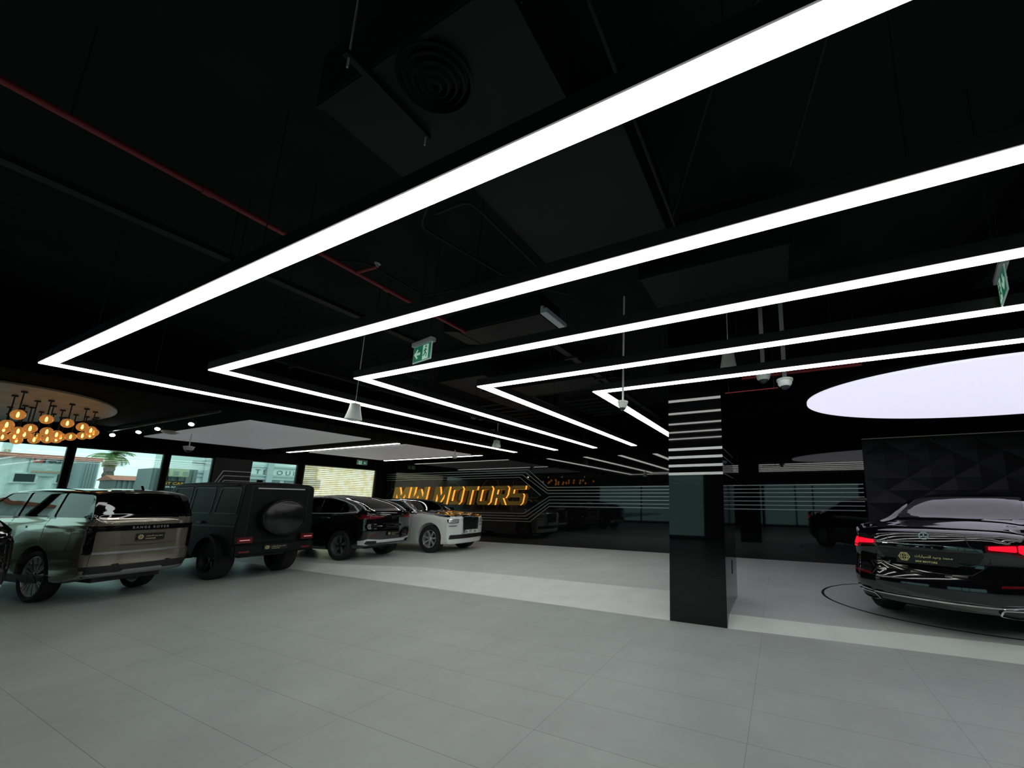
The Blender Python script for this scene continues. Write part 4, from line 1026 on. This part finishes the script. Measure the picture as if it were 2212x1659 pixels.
def star_badge(car, bvh, y, z, r, side='B'):
    hit = bvh.ray_cast(AX[side][1](y, z), -AX[side][0])[0]
    bm = bmesh.new(); lathe(bm, [(r*.86, 0), (r, 0), (r, .012), (r*.86, .012), (r*.86, 0)], n=32, axis='x')
    for k in range(3):
        a = math.radians(90 + 120*k); c, s_ = math.cos(a), math.sin(a)
        prism(bm, [(0, -r*.16), (r*.9, 0), (0, r*.16)], lambda u, v: (0, u*c - v*s_, u*s_ + v*c), lambda u, v: (.012, u*c - v*s_, u*s_ + v*c))
    bmesh.ops.translate(bm, verts=list(bm.verts), vec=(hit.x - .016, y, z)); obj('badge', bm, M_chrome, car)

# ---- champagne luxury off-roader ---------------------------------------
P_champ = mat('champagne_metallic', (.31, .285, .225), .14, metal=.65, coat=1)
sp = dict(ys=.80, x0=-1.27, x1=3.95, wb=3.05, w=.79, R=.40, rim=.318, wd=.24, archR=.455, archdz=.03, edge=.07, fade=.7, bulge_r=.16, bulge_f=.25, crown=.05, shoulder=.93, low=.015,
    top=[(-1.27, 1.33), (-1.235, 1.36), (-1.20, 1.42), (-1.0, 1.755), (-.9, 1.79), (-.6, 1.81), (.6, 1.83), (1.5, 1.81), (1.85, 1.76), (2.7, 1.29), (3.2, 1.22), (3.75, 1.14), (3.95, 1.0)],
    belt=[(-1.27, 1.27), (-1.1, 1.29), (0, 1.31), (2.6, 1.27), (3.95, .98)],
    hw=[(-1.27, .76), (-1.0, .775), (-.5, .79), (0, .80), (1.5, .80), (3.1, .80), (3.6, .77), (3.95, .70)],
    bot=[(-1.27, .42), (-.9, .36), (-.5, .30), (.5, .27), (2.5, .27), (3.6, .30), (3.95, .4)],
    roofw=[(-1.27, .74), (-1.2, .70), (-.9, .63), (0, .62), (1.8, .60), (2.7, .66), (3.95, .64)],
    dense=[(-1.27, -.85)], lean_r=[(.3, .10), (.42, .03), (.6, -.01), (1.1, 0), (1.3, 0), (1.8, 0)],
    cabin=[(-1.0, .62), (-1.0, 1.28), (-.88, 1.68), (1.6, 1.71), (2.35, 1.25), (2.35, .62)], cab_roofw=.56, beltz=1.26,
    side_windows=[rnd_poly([(-1.0, 1.335), (-.88, 1.70), (-.12, 1.735), (-.12, 1.335)], .05), rnd_poly([(-.02, 1.335), (-.02, 1.735), (.92, 1.74), (.92, 1.335)], .04), rnd_poly([(1.0, 1.335), (1.0, 1.735), (1.55, 1.72), (2.3, 1.335)], .04)],
    rear_window=rnd_poly([(-.62, 1.385), (.62, 1.385), (.50, 1.715), (-.50, 1.715)], .05), rear_cut=(-1.6, -.7),
    windshield=rnd_poly([(-.60, 1.32), (.60, 1.32), (.50, 1.70), (-.50, 1.70)], .05), front_cut=(1.5, 3.2),
    paint=[P_champ, M_piano], paintfn=lambda c, n: 1 if (c.z > 1.325 and c.z < 1.75 and abs(n.z) < .80 and c.x < 1.9) else 0,
    style='multi', nsp=11, mrim=M_alum, seatx=(.25, 1.25), seatz=.75, under=.30, glass=M_cgl, sglass=glassmat('dim_side_glass', (.36, .42, .41)))
rr, bv = build_car(sp, 'champagne luxury off-roader with panoramic dark windows, seen from its rear corner', loc=(-11.35, 2.46, 0), deg=194)
part(rr, bv, 'lower_bumper', M_plast2, rnd_poly([(-.80, .42), (-.80, .585), (.80, .585), (.80, .42)], .02), 'B', .004, .012)
part(rr, bv, 'skid_trim', M_silver, [(-.78, .44), (-.74, .47), (-.30, .47), (-.26, .50), (.26, .50), (.30, .47), (.74, .47), (.78, .44), (.70, .40), (-.70, .40)], 'B', .012, .02)
for sd in 'LR': part(rr, bv, 'sill_trim', M_plast2, [(-.5, .28), (-.5, .42), (3.3, .42), (3.3, .28)], sd, .002, .01, .2)
part(rr, bv, 'tail_lamp', M_piano, rnd_poly([(.56, 1.21), (.775, 1.21), (.785, .80), (.70, .76), (.66, .80), (.66, 1.125), (.56, 1.125)], .03), 'B', .003, .008, both=True, cell=.05)
part(rr, bv, 'light_bar', M_piano, [(-.57, 1.125), (-.57, 1.21), (.57, 1.21), (.57, 1.125)], 'B', .003, .008)
part(rr, bv, 'crease', P_champ, [(-.50, .905), (0, .925), (.50, .905), (0, .895)], 'B', .001, .02)
part(rr, bv, 'chrome_strip', M_silver, [(-.655, .765), (-.655, .80), (.655, .80), (.655, .765)], 'B', .002, .006)
part(rr, bv, 'shut_line', M_plast2, [(-.672, .59), (-.66, 1.30), (-.667, 1.30), (-.679, .59)], 'B', .0015, .002, both=True)
part(rr, bv, 'door_handle', P_champ, rnd_poly([(.42, 1.155), (.42, 1.19), (.66, 1.19), (.66, 1.155)], .015), 'LR', .002, .01)
part(rr, bv, 'door_handle', P_champ, rnd_poly([(1.40, 1.155), (1.40, 1.19), (1.64, 1.19), (1.64, 1.155)], .015), 'LR', .002, .01)
for x in (-.07, .96, 2.2): part(rr, bv, 'door_line', M_plast2, [(x, .45 if x > 0 else .9), (x + .006, .45 if x > 0 else .9), (x + .006, 1.32), (x, 1.32)], 'LR', .0012, .0015)
dealer_plate(rr, bv, -.02, 1.01, .40, .115)
h_ = bv.ray_cast(Vector((-6, 0, 1.167)), Vector((1, 0, 0)))[0]
textobj('badge', 'R A N G E   R O V E R', .055, M_silver, rr, frame((h_.x - .016, 0, 1.168), (0, -1, 0), (0, 0, 1)), off=.001)
def mirror_(car, x, y, z, m):
    for sg in (-1, 1):
        bm = bmesh.new(); box(bm, x - .06, x + .07, sg*(y + .02), sg*(y + .20), z, z + .13); bmesh.ops.bevel(bm, geom=list(bm.edges), offset=.03, segments=2, affect='EDGES', clamp_overlap=True)
        bmesh.ops.recalc_face_normals(bm, faces=list(bm.faces)); tube(bm, (x, sg*(y - .06), z + .03), (x, sg*(y + .06), z + .04), .018); obj('wing_mirror', bm, m, car, smooth=40)
mirror_(rr, 2.15, .78, 1.27, M_piano)
bm = bmesh.new(); prism(bm, [(-.86, 1.795), (-.62, 1.81), (-.68, 1.87), (-.80, 1.87)], lambda x, z: (x, -.02, z), lambda x, z: (x, .02, z)); obj('roof_antenna', bm, M_piano, rr)

def skew(car, k):
    """the long axis of the body runs a little off square to its rear face"""
    done = set(); M = Matrix(((1, 0, 0, 0), (k, 1, 0, 0), (0, 0, 1, 0), (0, 0, 0, 1)))
    for o in car.children_recursive:
        if o.type == 'MESH' and o.data.name not in done: done.add(o.data.name); o.data.transform(M)
        o.location.y += k * o.location.x if o.parent == car else 0
skew(rr, -.12)
# ---- boxy matt black off-roader ----------------------------------------
P_matt = mat('matt_charcoal', (.0075, .008, .009), .5, spec=.14)
sp = dict(ax0=-.13, x0=-.93, x1=3.72, wb=2.75, w=.69, R=.41, rim=.285, wd=.27, archR=.46, archdz=.02, edge=.03, fade=.3, bulge_r=.02, bulge_f=.03, crown=.04, shoulder=.97, sub=2,
    top=[(-.93, 1.98), (-.90, 2.0), (-.5, 2.03), (.5, 2.045), (1.7, 2.03), (1.95, 1.98), (2.30, 1.42), (2.40, 1.36), (3.6, 1.30), (3.72, 1.27)],
    belt=[(-.93, 1.30), (2.3, 1.30), (3.72, 1.18)], hw=[(-.93, .66), (0, .67), (2.3, .67), (3.72, .64)],
    bot=[(-.93, .52), (-.4, .46), (0, .40), (2.8, .40), (3.72, .5)], roofw=[(-.93, .60), (1.9, .60), (2.4, .62), (3.72, .58)], dense=[(-.93, -.8)],
    cabin=[(-.80, .70), (-.80, 1.92), (1.75, 1.94), (2.05, 1.45), (2.05, .70)], cab_roofw=.56, beltz=1.3,
    side_windows=[rnd_poly([(-.80, 1.36), (-.80, 1.87), (-.10, 1.88), (-.02, 1.36)], .07), rnd_poly([(.14, 1.36), (.14, 1.88), (.92, 1.89), (.92, 1.36)], .05), rnd_poly([(1.06, 1.36), (1.06, 1.89), (1.70, 1.88), (2.0, 1.50), (2.0, 1.36)], .05)],
    rear_window=rnd_poly([(-.40, 1.50), (.42, 1.50), (.42, 1.86), (-.40, 1.86)], .04), rear_cut=(-1.3, -.6),
    windshield=rnd_poly([(-.55, 1.46), (.55, 1.46), (.52, 1.9), (-.52, 1.9)], .04), front_cut=(1.6, 2.7),
    paint=[P_matt], style='five', mrim=M_dgrey, seatx=(.1, 1.1), seatz=.95, under=.42, glass=M_cgl, wtrim=M_plast2, wtw=.02)
g, bv = build_car(sp, 'boxy matt charcoal off-roader with a spare wheel on its tailgate', loc=(-11.12, 4.38, 0), deg=183)
for ax in (-.13, 2.75):
    A_ = [(ax + .50*math.cos(t), .42 + .50*math.sin(t)) for t in [math.radians(5 + 170*i/16) for i in range(17)]]; Q_ = [(ax + .44*math.cos(t), .42 + .44*math.sin(t)) for t in [math.radians(5 + 170*i/16) for i in range(17)]]
    for sg in (-1, 1):
        bm = bmesh.new()
        for a_, b_, c_, d_ in zip(A_, A_[1:], Q_[1:], Q_): prism(bm, [a_, b_, c_, d_], lambda x, z: (x, sg*.64, z), lambda x, z: (x, sg*.735, z))
        bmesh.ops.remove_doubles(bm, verts=list(bm.verts), dist=1e-4); obj('wheel_arch_flare', bm, P_matt, g)
for sg in (-1, 1):
    bm = bmesh.new(); box(bm, .55, 2.2, sg*.62, sg*.76, .40, .45); bmesh.ops.recalc_face_normals(bm, faces=list(bm.faces)); obj('running_board', bm, M_plast2, g)
    bm = bmesh.new(); box(bm, .6, 2.15, sg*.735, sg*.765, .44, .455); bmesh.ops.recalc_face_normals(bm, faces=list(bm.faces)); obj('board_trim', bm, M_silver, g)
part(g, bv, 'side_rub_strip', M_plast2, [(-.88, 1.08), (-.88, 1.11), (3.5, 1.11), (3.5, 1.08)], 'LR', .002, .014, .3)
part(g, bv, 'rain_gutter', P_matt, [(-.92, 1.925), (-.92, 1.95), (1.8, 1.95), (1.8, 1.925)], 'LR', .002, .03, .3)
part(g, bv, 'door_handle', M_plast2, rnd_poly([(.28, 1.14), (.28, 1.19), (.46, 1.19), (.46, 1.14)], .015), 'LR', .01, .03)
bm = bmesh.new(); box(bm, -1.02, -.90, -.68, .68, .50, .72); bmesh.ops.bevel(bm, geom=list(bm.edges), offset=.03, segments=2, affect='EDGES'); obj('rear_bumper', bm, P_matt, g, smooth=40)
for sg in (-1, 1):
    bm = bmesh.new(); box(bm, -1.035, -1.0, sg*.42, sg*.64, .76, .87); bmesh.ops.recalc_face_normals(bm, faces=list(bm.faces)); t_ = obj('tail_lamp', bm, M_redl, g)
    bm = bmesh.new(); box(bm, -1.0, -.93, sg*.41, sg*.65, .75, .88); bmesh.ops.recalc_face_normals(bm, faces=list(bm.faces)); obj('lamp_housing', bm, M_plast2, g)
    bm = bmesh.new(); box(bm, -1.039, -1.034, sg*.46, sg*.61, .81, .825); bmesh.ops.recalc_face_normals(bm, faces=list(bm.faces)); obj('lamp_strip', bm, mat('lamp_strip', (.7, .35, .35), .3, emis=(1, .45, .45), es=.4), t_)
    bm = bmesh.new(); box(bm, -1.03, -1.015, sg*.44, sg*.60, .565, .60); bmesh.ops.recalc_face_normals(bm, faces=list(bm.faces)); obj('reflector', bm, M_redl, g)
bm = bmesh.new(); lathe(bm, [(.001, 0), (.33, 0), (.375, .03), (.39, .08), (.39, .20), (.36, .235), (.001, .24)], n=56, axis='x')
bmesh.ops.translate(bm, verts=list(bm.verts), vec=(-1.17, -.02, 1.27)); sw = obj('spare_wheel', bm, mat('wheel_cover', (.006, .006, .007), .2), g, smooth=40)
bm = bmesh.new(); lathe(bm, [(.365, 0), (.375, 0), (.375, .01), (.365, .01), (.365, 0)], n=56, axis='x'); bmesh.ops.translate(bm, verts=list(bm.verts), vec=(-1.155, -.02, 1.27)); obj('cover_ring', bm, M_plast2, sw)
part(g, bv, 'high_brake_lamp', mat('pale_lamp', (.55, .6, .6), .2), [(-.40, 1.868), (-.40, 1.893), (.42, 1.893), (.42, 1.868)], 'B', .004, .02)
part(g, bv, 'tailgate_line', M_plast2, ringpolys([(-.50, .78), (.50, .78), (.50, 1.93), (-.50, 1.93)], .008), 'B', .001, .002, .3)
dealer_plate(g, bv, .02, .64, .40, .105, x=-1.02)
mirror_(g, 1.95, .66, 1.36, P_matt)

# ---- black coupe-like off-roader ---------------------------------------
P_gloss = mat('gloss_black_paint', (.004, .004, .005), .06, coat=1)
sp = dict(ax0=-.10, ys=.94, x0=-1.02, x1=3.72, wb=2.86, w=.76, R=.375, rim=.262, wd=.26, archR=.43, archdz=.02, edge=.08, fade=.7, bulge_r=.20, bulge_f=.3, crown=.06, shoulder=.93, low=.02,
    top=[(-1.02, 1.17), (-.97, 1.235), (-.85, 1.28), (-.3, 1.50), (.3, 1.63), (.9, 1.675), (1.4, 1.66), (1.75, 1.58), (2.45, 1.18), (3.0, 1.10), (3.5, 1.0), (3.72, .84)],
    belt=[(-1.02, 1.12), (-.6, 1.20), (.2, 1.17), (1.6, 1.14), (2.5, 1.12), (3.72, .8)],
    hw=[(-1.02, .70), (-.7, .745), (0, .775), (1.3, .76), (2.9, .77), (3.4, .73), (3.72, .64)],
    bot=[(-1.02, .40), (-.8, .33), (-.4, .27), (.5, .24), (2.4, .24), (3.4, .26), (3.72, .36)],
    roofw=[(-1.02, .66), (-.85, .64), (-.3, .55), (.4, .54), (1.6, .54), (2.4, .62), (3.72, .55)], dense=[(-1.02, -.7)], lean_r=[(.2, .10), (.42, .02), (.75, -.03), (.95, 0), (1.15, 0), (1.3, .0)],
    cabin=[(-.6, .62), (-.6, 1.17), (-.2, 1.42), (.4, 1.56), (1.4, 1.58), (2.1, 1.15), (2.1, .62)], cab_roofw=.47, beltz=1.16,
    side_windows=[rnd_poly([(-.50, 1.265), (-.30, 1.36), (.02, 1.46), (.02, 1.215)], .03), rnd_poly([(.08, 1.21), (.08, 1.48), (.55, 1.565), (.80, 1.575), (.80, 1.20)], .03), rnd_poly([(.90, 1.20), (.90, 1.58), (1.35, 1.565), (1.95, 1.20)], .03)],
    rear_window=rnd_poly([(-.53, 1.30), (.53, 1.30), (.43, 1.60), (-.43, 1.60)], .04), rear_cut=(-1.3, .35),
    windshield=rnd_poly([(-.55, 1.22), (.55, 1.22), (.45, 1.6), (-.45, 1.6)], .04), front_cut=(1.35, 2.8),
    paint=[P_gloss], style='five', mrim=mat('graphite_wheel', (.22, .22, .23), .3, metal=.5), seatx=(.45, 1.2), seatz=.62, under=.28, glass=M_cgl2, sglass=M_cgl)
def dress_coupe(cp, bv):
    ch = [(-.56, 1.20), (-.565, 1.25), (-.32, 1.39), (.02, 1.495), (.55, 1.60), (.85, 1.61), (1.35, 1.60)]
    part(cp, bv, 'window_trim', M_trimb, stroke(ch, .018), 'LR', .002, .008, .15)
    part(cp, bv, 'window_trim', M_trimb, stroke([(-.56, 1.225), (-.1, 1.185), (.8, 1.17), (2.0, 1.17)], .018), 'LR', .002, .008, .15)
    part(cp, bv, 'tail_lamp', M_redl, rnd_poly([(.30, 1.08), (.35, 1.12), (.735, 1.155), (.735, 1.05), (.55, 1.035)], .02), 'B', .002, .012, both=True, cell=.04)
    part(cp, bv, 'spoiler', P_gloss, rnd_poly([(-.60, 1.245), (-.60, 1.27), (.60, 1.27), (.60, 1.245)], .01), 'B', .0, .05)
    part(cp, bv, 'diffuser_trim', M_trimb, [(-.70, .40), (-.72, .50), (-.62, .545), (-.35, .51), (.35, .51), (.62, .545), (.72, .50), (.70, .40), (.60, .38), (.45, .44), (-.45, .44), (-.60, .38)], 'B', .006, .03, cell=.05)
    part(cp, bv, 'exhaust_tip', M_plast2, rnd_poly([(.42, .415), (.44, .49), (.64, .50), (.66, .43), (.60, .40)], .02), 'B', .037, .004, both=True)
    part(cp, bv, 'reflector', M_redl, [(.42, .62), (.42, .645), (.62, .66), (.62, .635)], 'B', .002, .006, both=True)
    part(cp, bv, 'roof_rail', M_trimb, stroke([(1.5, .50), (.9, .515), (.3, .53), (-.2, .545), (-.72, .60)], .02), 'T', .002, .012, .1, both=False)  # pale lines paint the LED highlight running along the roof rails
    part(cp, bv, 'roof_rail', M_trimb, stroke([(1.5, -.50), (.9, -.515), (.3, -.53), (-.2, -.545), (-.72, -.60)], .02), 'T', .002, .012, .1)
    part(cp, bv, 'door_handle', M_chrome, rnd_poly([(.30, 1.05), (.30, 1.085), (.52, 1.09), (.52, 1.055)], .015), 'LR', .004, .02)
    part(cp, bv, 'door_handle', M_chrome, rnd_poly([(1.25, 1.03), (1.25, 1.065), (1.47, 1.07), (1.47, 1.035)], .015), 'LR', .004, .02)
    part(cp, bv, 'sill_strip', M_silver, [(.55, .31), (.55, .33), (2.2, .33), (2.2, .31)], 'LR', .002, .01, .3)
    for x in (-.02, .85): part(cp, bv, 'door_line', M_plast2, [(x, .4 if x > 0 else .8), (x + .006, .4 if x > 0 else .8), (x + .006, 1.2), (x, 1.2)], 'LR', .0012, .0015)
    star_badge(cp, bv, 0, 1.06, .05)
    dealer_plate(cp, bv, 0, .66, .38, .10)
    mirror_(cp, 1.8, .72, 1.18, P_gloss)
cp, bv = build_car(sp, 'glossy black coupe-shaped off-roader between the boxy one and the white saloon', loc=(-10.67, 6.48, E0), deg=187)
dress_coupe(cp, bv)
c2 = dup(cp, (-10.3, .66, 0), math.radians(187), 'glossy black car cut off by the left picture edge, in front of the champagne one')
for ch in c2.children_recursive:
    if ch.name.split('.')[0] in ('tail_lamp', 'reflector'): ch.data = ch.data.copy(); ch.data.materials[0] = M_piano
cp['group'] = 'black coupe-shaped cars'; c2['group'] = 'black coupe-shaped cars'

# ---- white saloon with black bonnet and upright grille ------------------
P_white = mat('white_paint', (.78, .83, .81), .16, coat=1)
sp = dict(ax0=.10, x0=-4.45, x1=.88, wb=-3.3, w=.77, R=.40, rim=.262, wd=.25, archR=.45, archdz=.03, edge=.06, fade=.6, bulge_r=.2, bulge_f=.17, crown=.045, shoulder=.95, low=.01,
    top=[(-4.45, .95), (-4.3, 1.08), (-3.5, 1.16), (-2.9, 1.48), (-2.3, 1.60), (-1.6, 1.60), (-1.2, 1.55), (-.42, 1.20), (-.2, 1.175), (.4, 1.13), (.80, 1.09), (.88, 1.05)],
    belt=[(-4.45, .9), (-3.3, 1.08), (-.6, 1.14), (.2, 1.09), (.88, .98)],
    hw=[(-4.45, .68), (-4, .74), (-2, .77), (0, .775), (.5, .76), (.88, .70)],
    bot=[(-4.45, .36), (-3.8, .26), (-.6, .22), (.4, .24), (.88, .25)],
    roofw=[(-4.45, .6), (-3, .58), (-1.5, .54), (-.4, .62), (.88, .60)], dense=[(.6, .88)],
    cabin=[(-3.1, .62), (-3.1, 1.2), (-2.6, 1.48), (-1.35, 1.50), (-.65, 1.17), (-.65, .62)], cab_roofw=.47, beltz=1.12,
    side_windows=[rnd_poly([(-2.95, 1.20), (-2.6, 1.42), (-2.0, 1.51), (-2.0, 1.18)], .04), rnd_poly([(-1.92, 1.18), (-1.92, 1.51), (-1.35, 1.49), (-.72, 1.18)], .04)],
    rear_window=rnd_poly([(-.5, 1.2), (.5, 1.2), (.45, 1.45), (-.45, 1.45)], .04), rear_cut=(-3.8, -2.5),
    windshield=rnd_poly([(-.58, 1.22), (.58, 1.22), (.47, 1.52), (-.47, 1.52)], .04), front_cut=(-1.45, .2),
    paint=[P_white, P_gloss], paintfn=lambda c, n: 1 if (c.z > 1.125 - .10 * max(0, min(1, (c.x + .4) / 1.2)) and (n.z > .55 or c.x < -.45)) else 0,
    style='seven', mrim=mat('mirror_wheel', (.72, .75, .76), .15, metal=.6), seatx=(-2.7, -1.7), seatz=.55, under=.26, glass=M_cgl2)
ro, bv = build_car(sp, 'white saloon with black bonnet and upright chrome grille, facing right', loc=(-9.80, 8.43, E0), deg=4)
gr = rnd_poly([(-.30, .58), (-.33, 1.045), (.33, 1.045), (.30, .58)], .03)
part(ro, bv, 'grille_frame', M_chrome, ringpolys(gr, .035), 'F', .01, .05, .2)
part(ro, bv, 'grille_back', M_plast2, inset(gr, .03), 'F', .004, .01)
bm = bmesh.new()
for k in range(17):
    y = -.27 + .54*k/16; hit = bv.ray_cast(Vector((9, y, .8)), Vector((-1, 0, 0)))[0]
    if hit: box(bm, hit.x + .012, hit.x + .045, y - .006, y + .006, .60, 1.02)
obj('grille_bars', bm, M_chrome, ro)
hz_ = bv.ray_cast(Vector((9, .31, .8)), Vector((-1, 0, 0)))[0]
part(ro, bv, 'headlamp', M_chrome, ringpolys(rrect(.42, .86, .70, .98, .03), .012), 'F', .006, .012, .1, both=True)
part(ro, bv, 'headlamp_lens', mat('lamp_lens', (.5, .55, .56), .1, metal=.4), rrect(.432, .872, .688, .968, .02), 'F', .004, .008, .1, both=True)
part(ro, bv, 'daylight_strip', M_plast2, rrect(.46, .77, .68, .79, .008), 'F', .004, .008, .1, both=True)
part(ro, bv, 'lower_intake', M_plast2, rnd_poly([(-.66, .40), (-.64, .52), (.64, .52), (.66, .40)], .02), 'F', .003, .008)
part(ro, bv, 'bumper_trim', M_chrome, [(-.31, .555), (-.31, .57), (.31, .57), (.31, .555)], 'F', .01, .03)
hit = bv.ray_cast(Vector((9, 0, .57)), Vector((-1, 0, 0)))[0]
fr_ = frame((hit.x + .075, 0, .60), (0, 1, 0), (0, 0, 1))
bm = bmesh.new(); box(bm, -.25, .25, -.055, .055, 0, .01); bm.transform(fr_); pl = obj('number_plate', bm, M_platew, ro)
for tx, bx_ in (('77', -.05), ('55', .13), ('A', -.21)): textobj('plate_text', tx, .10, M_plate, pl, fr_ @ Matrix.Translation((bx_, 0, .012)), off=.002)
part(ro, bv, 'bonnet_line', M_trimb, stroke([(-.45, .0), (.3, .0), (.84, .0)], .02), 'T', .001, .008)
part(ro, bv, 'windscreen_pillar', M_trimb, stroke([(-1.85, 1.545), (-1.30, 1.535), (-.62, 1.205), (-.52, 1.16)], .026), 'LR', .002, .012, .08)
part(ro, bv, 'window_trim', M_trimb, stroke([(-3.0, 1.18), (-2.6, 1.45), (-2.0, 1.54), (-1.4, 1.52)], .016), 'LR', .002, .01, .1)
part(ro, bv, 'door_line', M_plast2, [(-.66, .35), (-.654, .35), (-.60, 1.14), (-.606, 1.14)], 'LR', .0012, .0015)
mirror_(ro, -.78, .74, 1.17, P_gloss)
bm = bmesh.new(); lathe(bm, [(.016, 0), (.012, .02), (.008, .05), (.018, .08), (.001, .10)], c=(.86, 0, 1.07), n=12); prism(bm, [(.84, 1.12), (.80, 1.17), (.85, 1.15)], lambda x, z: (x, -.004, z), lambda x, z: (x, .004, z)); obj('bonnet_ornament', bm, M_chrome, ro)

# ---- black saloon on the turntable --------------------------------------
sp = dict(ax0=-.15, ys=1.08, x0=-1.22, x1=4.15, wb=3.35, w=.88, R=.375, rim=.255, wd=.26, archR=.43, archdz=.02, edge=.09, fade=.9, bulge_r=.30, bulge_f=.3, crown=.05, shoulder=.93, low=.03,
    top=[(-1.22, 1.10), (-1.17, 1.19), (-1.02, 1.235), (-.55, 1.27), (-.22, 1.315), (.45, 1.64), (1.0, 1.72), (1.7, 1.68), (2.1, 1.60), (2.9, 1.20), (3.7, 1.05), (4.15, .9)],
    belt=[(-1.22, 1.02), (-.7, 1.17), (.3, 1.20), (1.8, 1.17), (2.9, 1.12), (4.15, .84)],
    hw=[(-1.22, .80), (-.8, .865), (0, .895), (1.6, .89), (3.3, .88), (3.8, .84), (4.15, .74)],
    bot=[(-1.22, .30), (-.9, .24), (-.4, .20), (2.5, .20), (3.9, .22), (4.15, .3)],
    roofw=[(-1.22, .76), (-.9, .78), (-.35, .71), (.4, .585), (1.0, .57), (1.9, .57), (2.9, .74), (4.15, .62)], dense=[(-1.22, -.8)], lean_r=[(.2, .16), (.35, .06), (.55, -.04), (.75, .02), (.85, .04), (1.0, .0), (1.2, 0)],
    cabin=[(-.2, .62), (-.2, 1.18), (.45, 1.50), (1.0, 1.60), (1.8, 1.60), (2.5, 1.2), (2.5, .62)], cab_roofw=.53, beltz=1.19,
    side_windows=[rnd_poly([(.0, 1.26), (.45, 1.46), (.95, 1.59), (.95, 1.24)], .04), rnd_poly([(1.05, 1.24), (1.05, 1.60), (1.7, 1.585), (2.4, 1.24)], .04)],
    rear_window=rnd_poly([(-.66, 1.335), (.62, 1.335), (.50, 1.645), (-.54, 1.645)], .05), rear_cut=(-1.0, .75),
    windshield=rnd_poly([(-.66, 1.26), (.66, 1.26), (.52, 1.62), (-.52, 1.62)], .04), front_cut=(1.6, 3.2),
    paint=[P_gloss], style='multi', nsp=10, mrim=M_alum, seatx=(.75, 1.7), seatz=.62, under=.26, glass=mat('privacy_glass', (.03, .03, .035), .06, coat=.5), sglass=M_cgl2, wtrim=M_plast2, wtw=.014)
sc_, bv = build_car(sp, 'glossy black saloon with lit red tail lamps under the light disc', loc=(2.24, 6.28, E0), deg=70)
# car left (+y local) is the photo's left here
part(sc_, bv, 'tail_lamp', M_redon, rnd_poly([(.50, 1.02), (.50, 1.06), (.69, 1.075), (.69, 1.005)], .015), 'B', .002, .012, both=True, cell=.04)
part(sc_, bv, 'tail_lamp', M_redon, rnd_poly([(.70, 1.00), (.70, 1.08), (.84, 1.085), (.855, 1.03), (.84, .955), (.73, .95), (.73, .985)], .015), 'B', .002, .012, both=True, cell=.04)
part(sc_, bv, 'lamp_surround', M_redl, rnd_poly([(.48, .995), (.48, 1.07), (.84, 1.10), (.87, 1.0), (.84, .94), (.70, .94), (.67, .985)], .015), 'B', .001, .005, both=True, cell=.05)
part(sc_, bv, 'lamp_line', M_chrome, stroke([(.845, 1.01), (.79, .985), (.72, .98)], .01), 'B', .014, .004, both=True)
part(sc_, bv, 'boot_strip', M_chrome, stroke([(-.40, 1.035), (0, 1.04), (.40, 1.035)], .013), 'B', .004, .014)
part(sc_, bv, 'plate_recess', M_piano, rnd_poly([(-.48, .97), (.48, .97), (.36, .78), (.2, .74), (-.2, .74), (-.36, .78)], .05), 'B', .002, .004)
part(sc_, bv, 'bumper_groove', M_piano, [(-.74, .70), (-.70, .72), (.70, .72), (.74, .70), (.60, .69), (-.60, .69)], 'B', .002, .008)
part(sc_, bv, 'bumper_chrome', M_chrome, stroke([(-.80, .44), (-.55, .40), (.55, .40), (.80, .44)], .018), 'B', .006, .016, .05)
part(sc_, bv, 'lower_trim', M_chrome, stroke([(-.52, .285), (0, .28), (.52, .285)], .008), 'B', .006, .012, .05)
part(sc_, bv, 'reflector', M_redl, [(.56, .62), (.56, .645), (.80, .66), (.80, .635)], 'B', .002, .007, both=True)
ex = rnd_poly([(.50, .30), (.54, .385), (.78, .40), (.84, .34), (.78, .28), (.60, .27)], .025)
part(sc_, bv, 'exhaust_tip', M_chrome, ringpolys(ex, .014), 'B', .004, .035, .1, both=True)
part(sc_, bv, 'exhaust_hole', M_plast2, inset(ex, .014), 'B', .003, .004, .1, both=True)
star_badge(sc_, bv, 0, 1.145, .045)
dealer_plate(sc_, bv, 0, .885, .54, .155)
part(sc_, bv, 'shut_line', M_plast2, stroke([(.33, 1.17), (.36, 1.06), (.50, .93), (.50, .88), (.44, .80), (.36, .73), (.2, .715), (0, .71)], .005), 'B', .001, .002, both=True)
mirror_(sc_, 2.3, .86, 1.2, P_gloss)

skew(sc_, -.23)
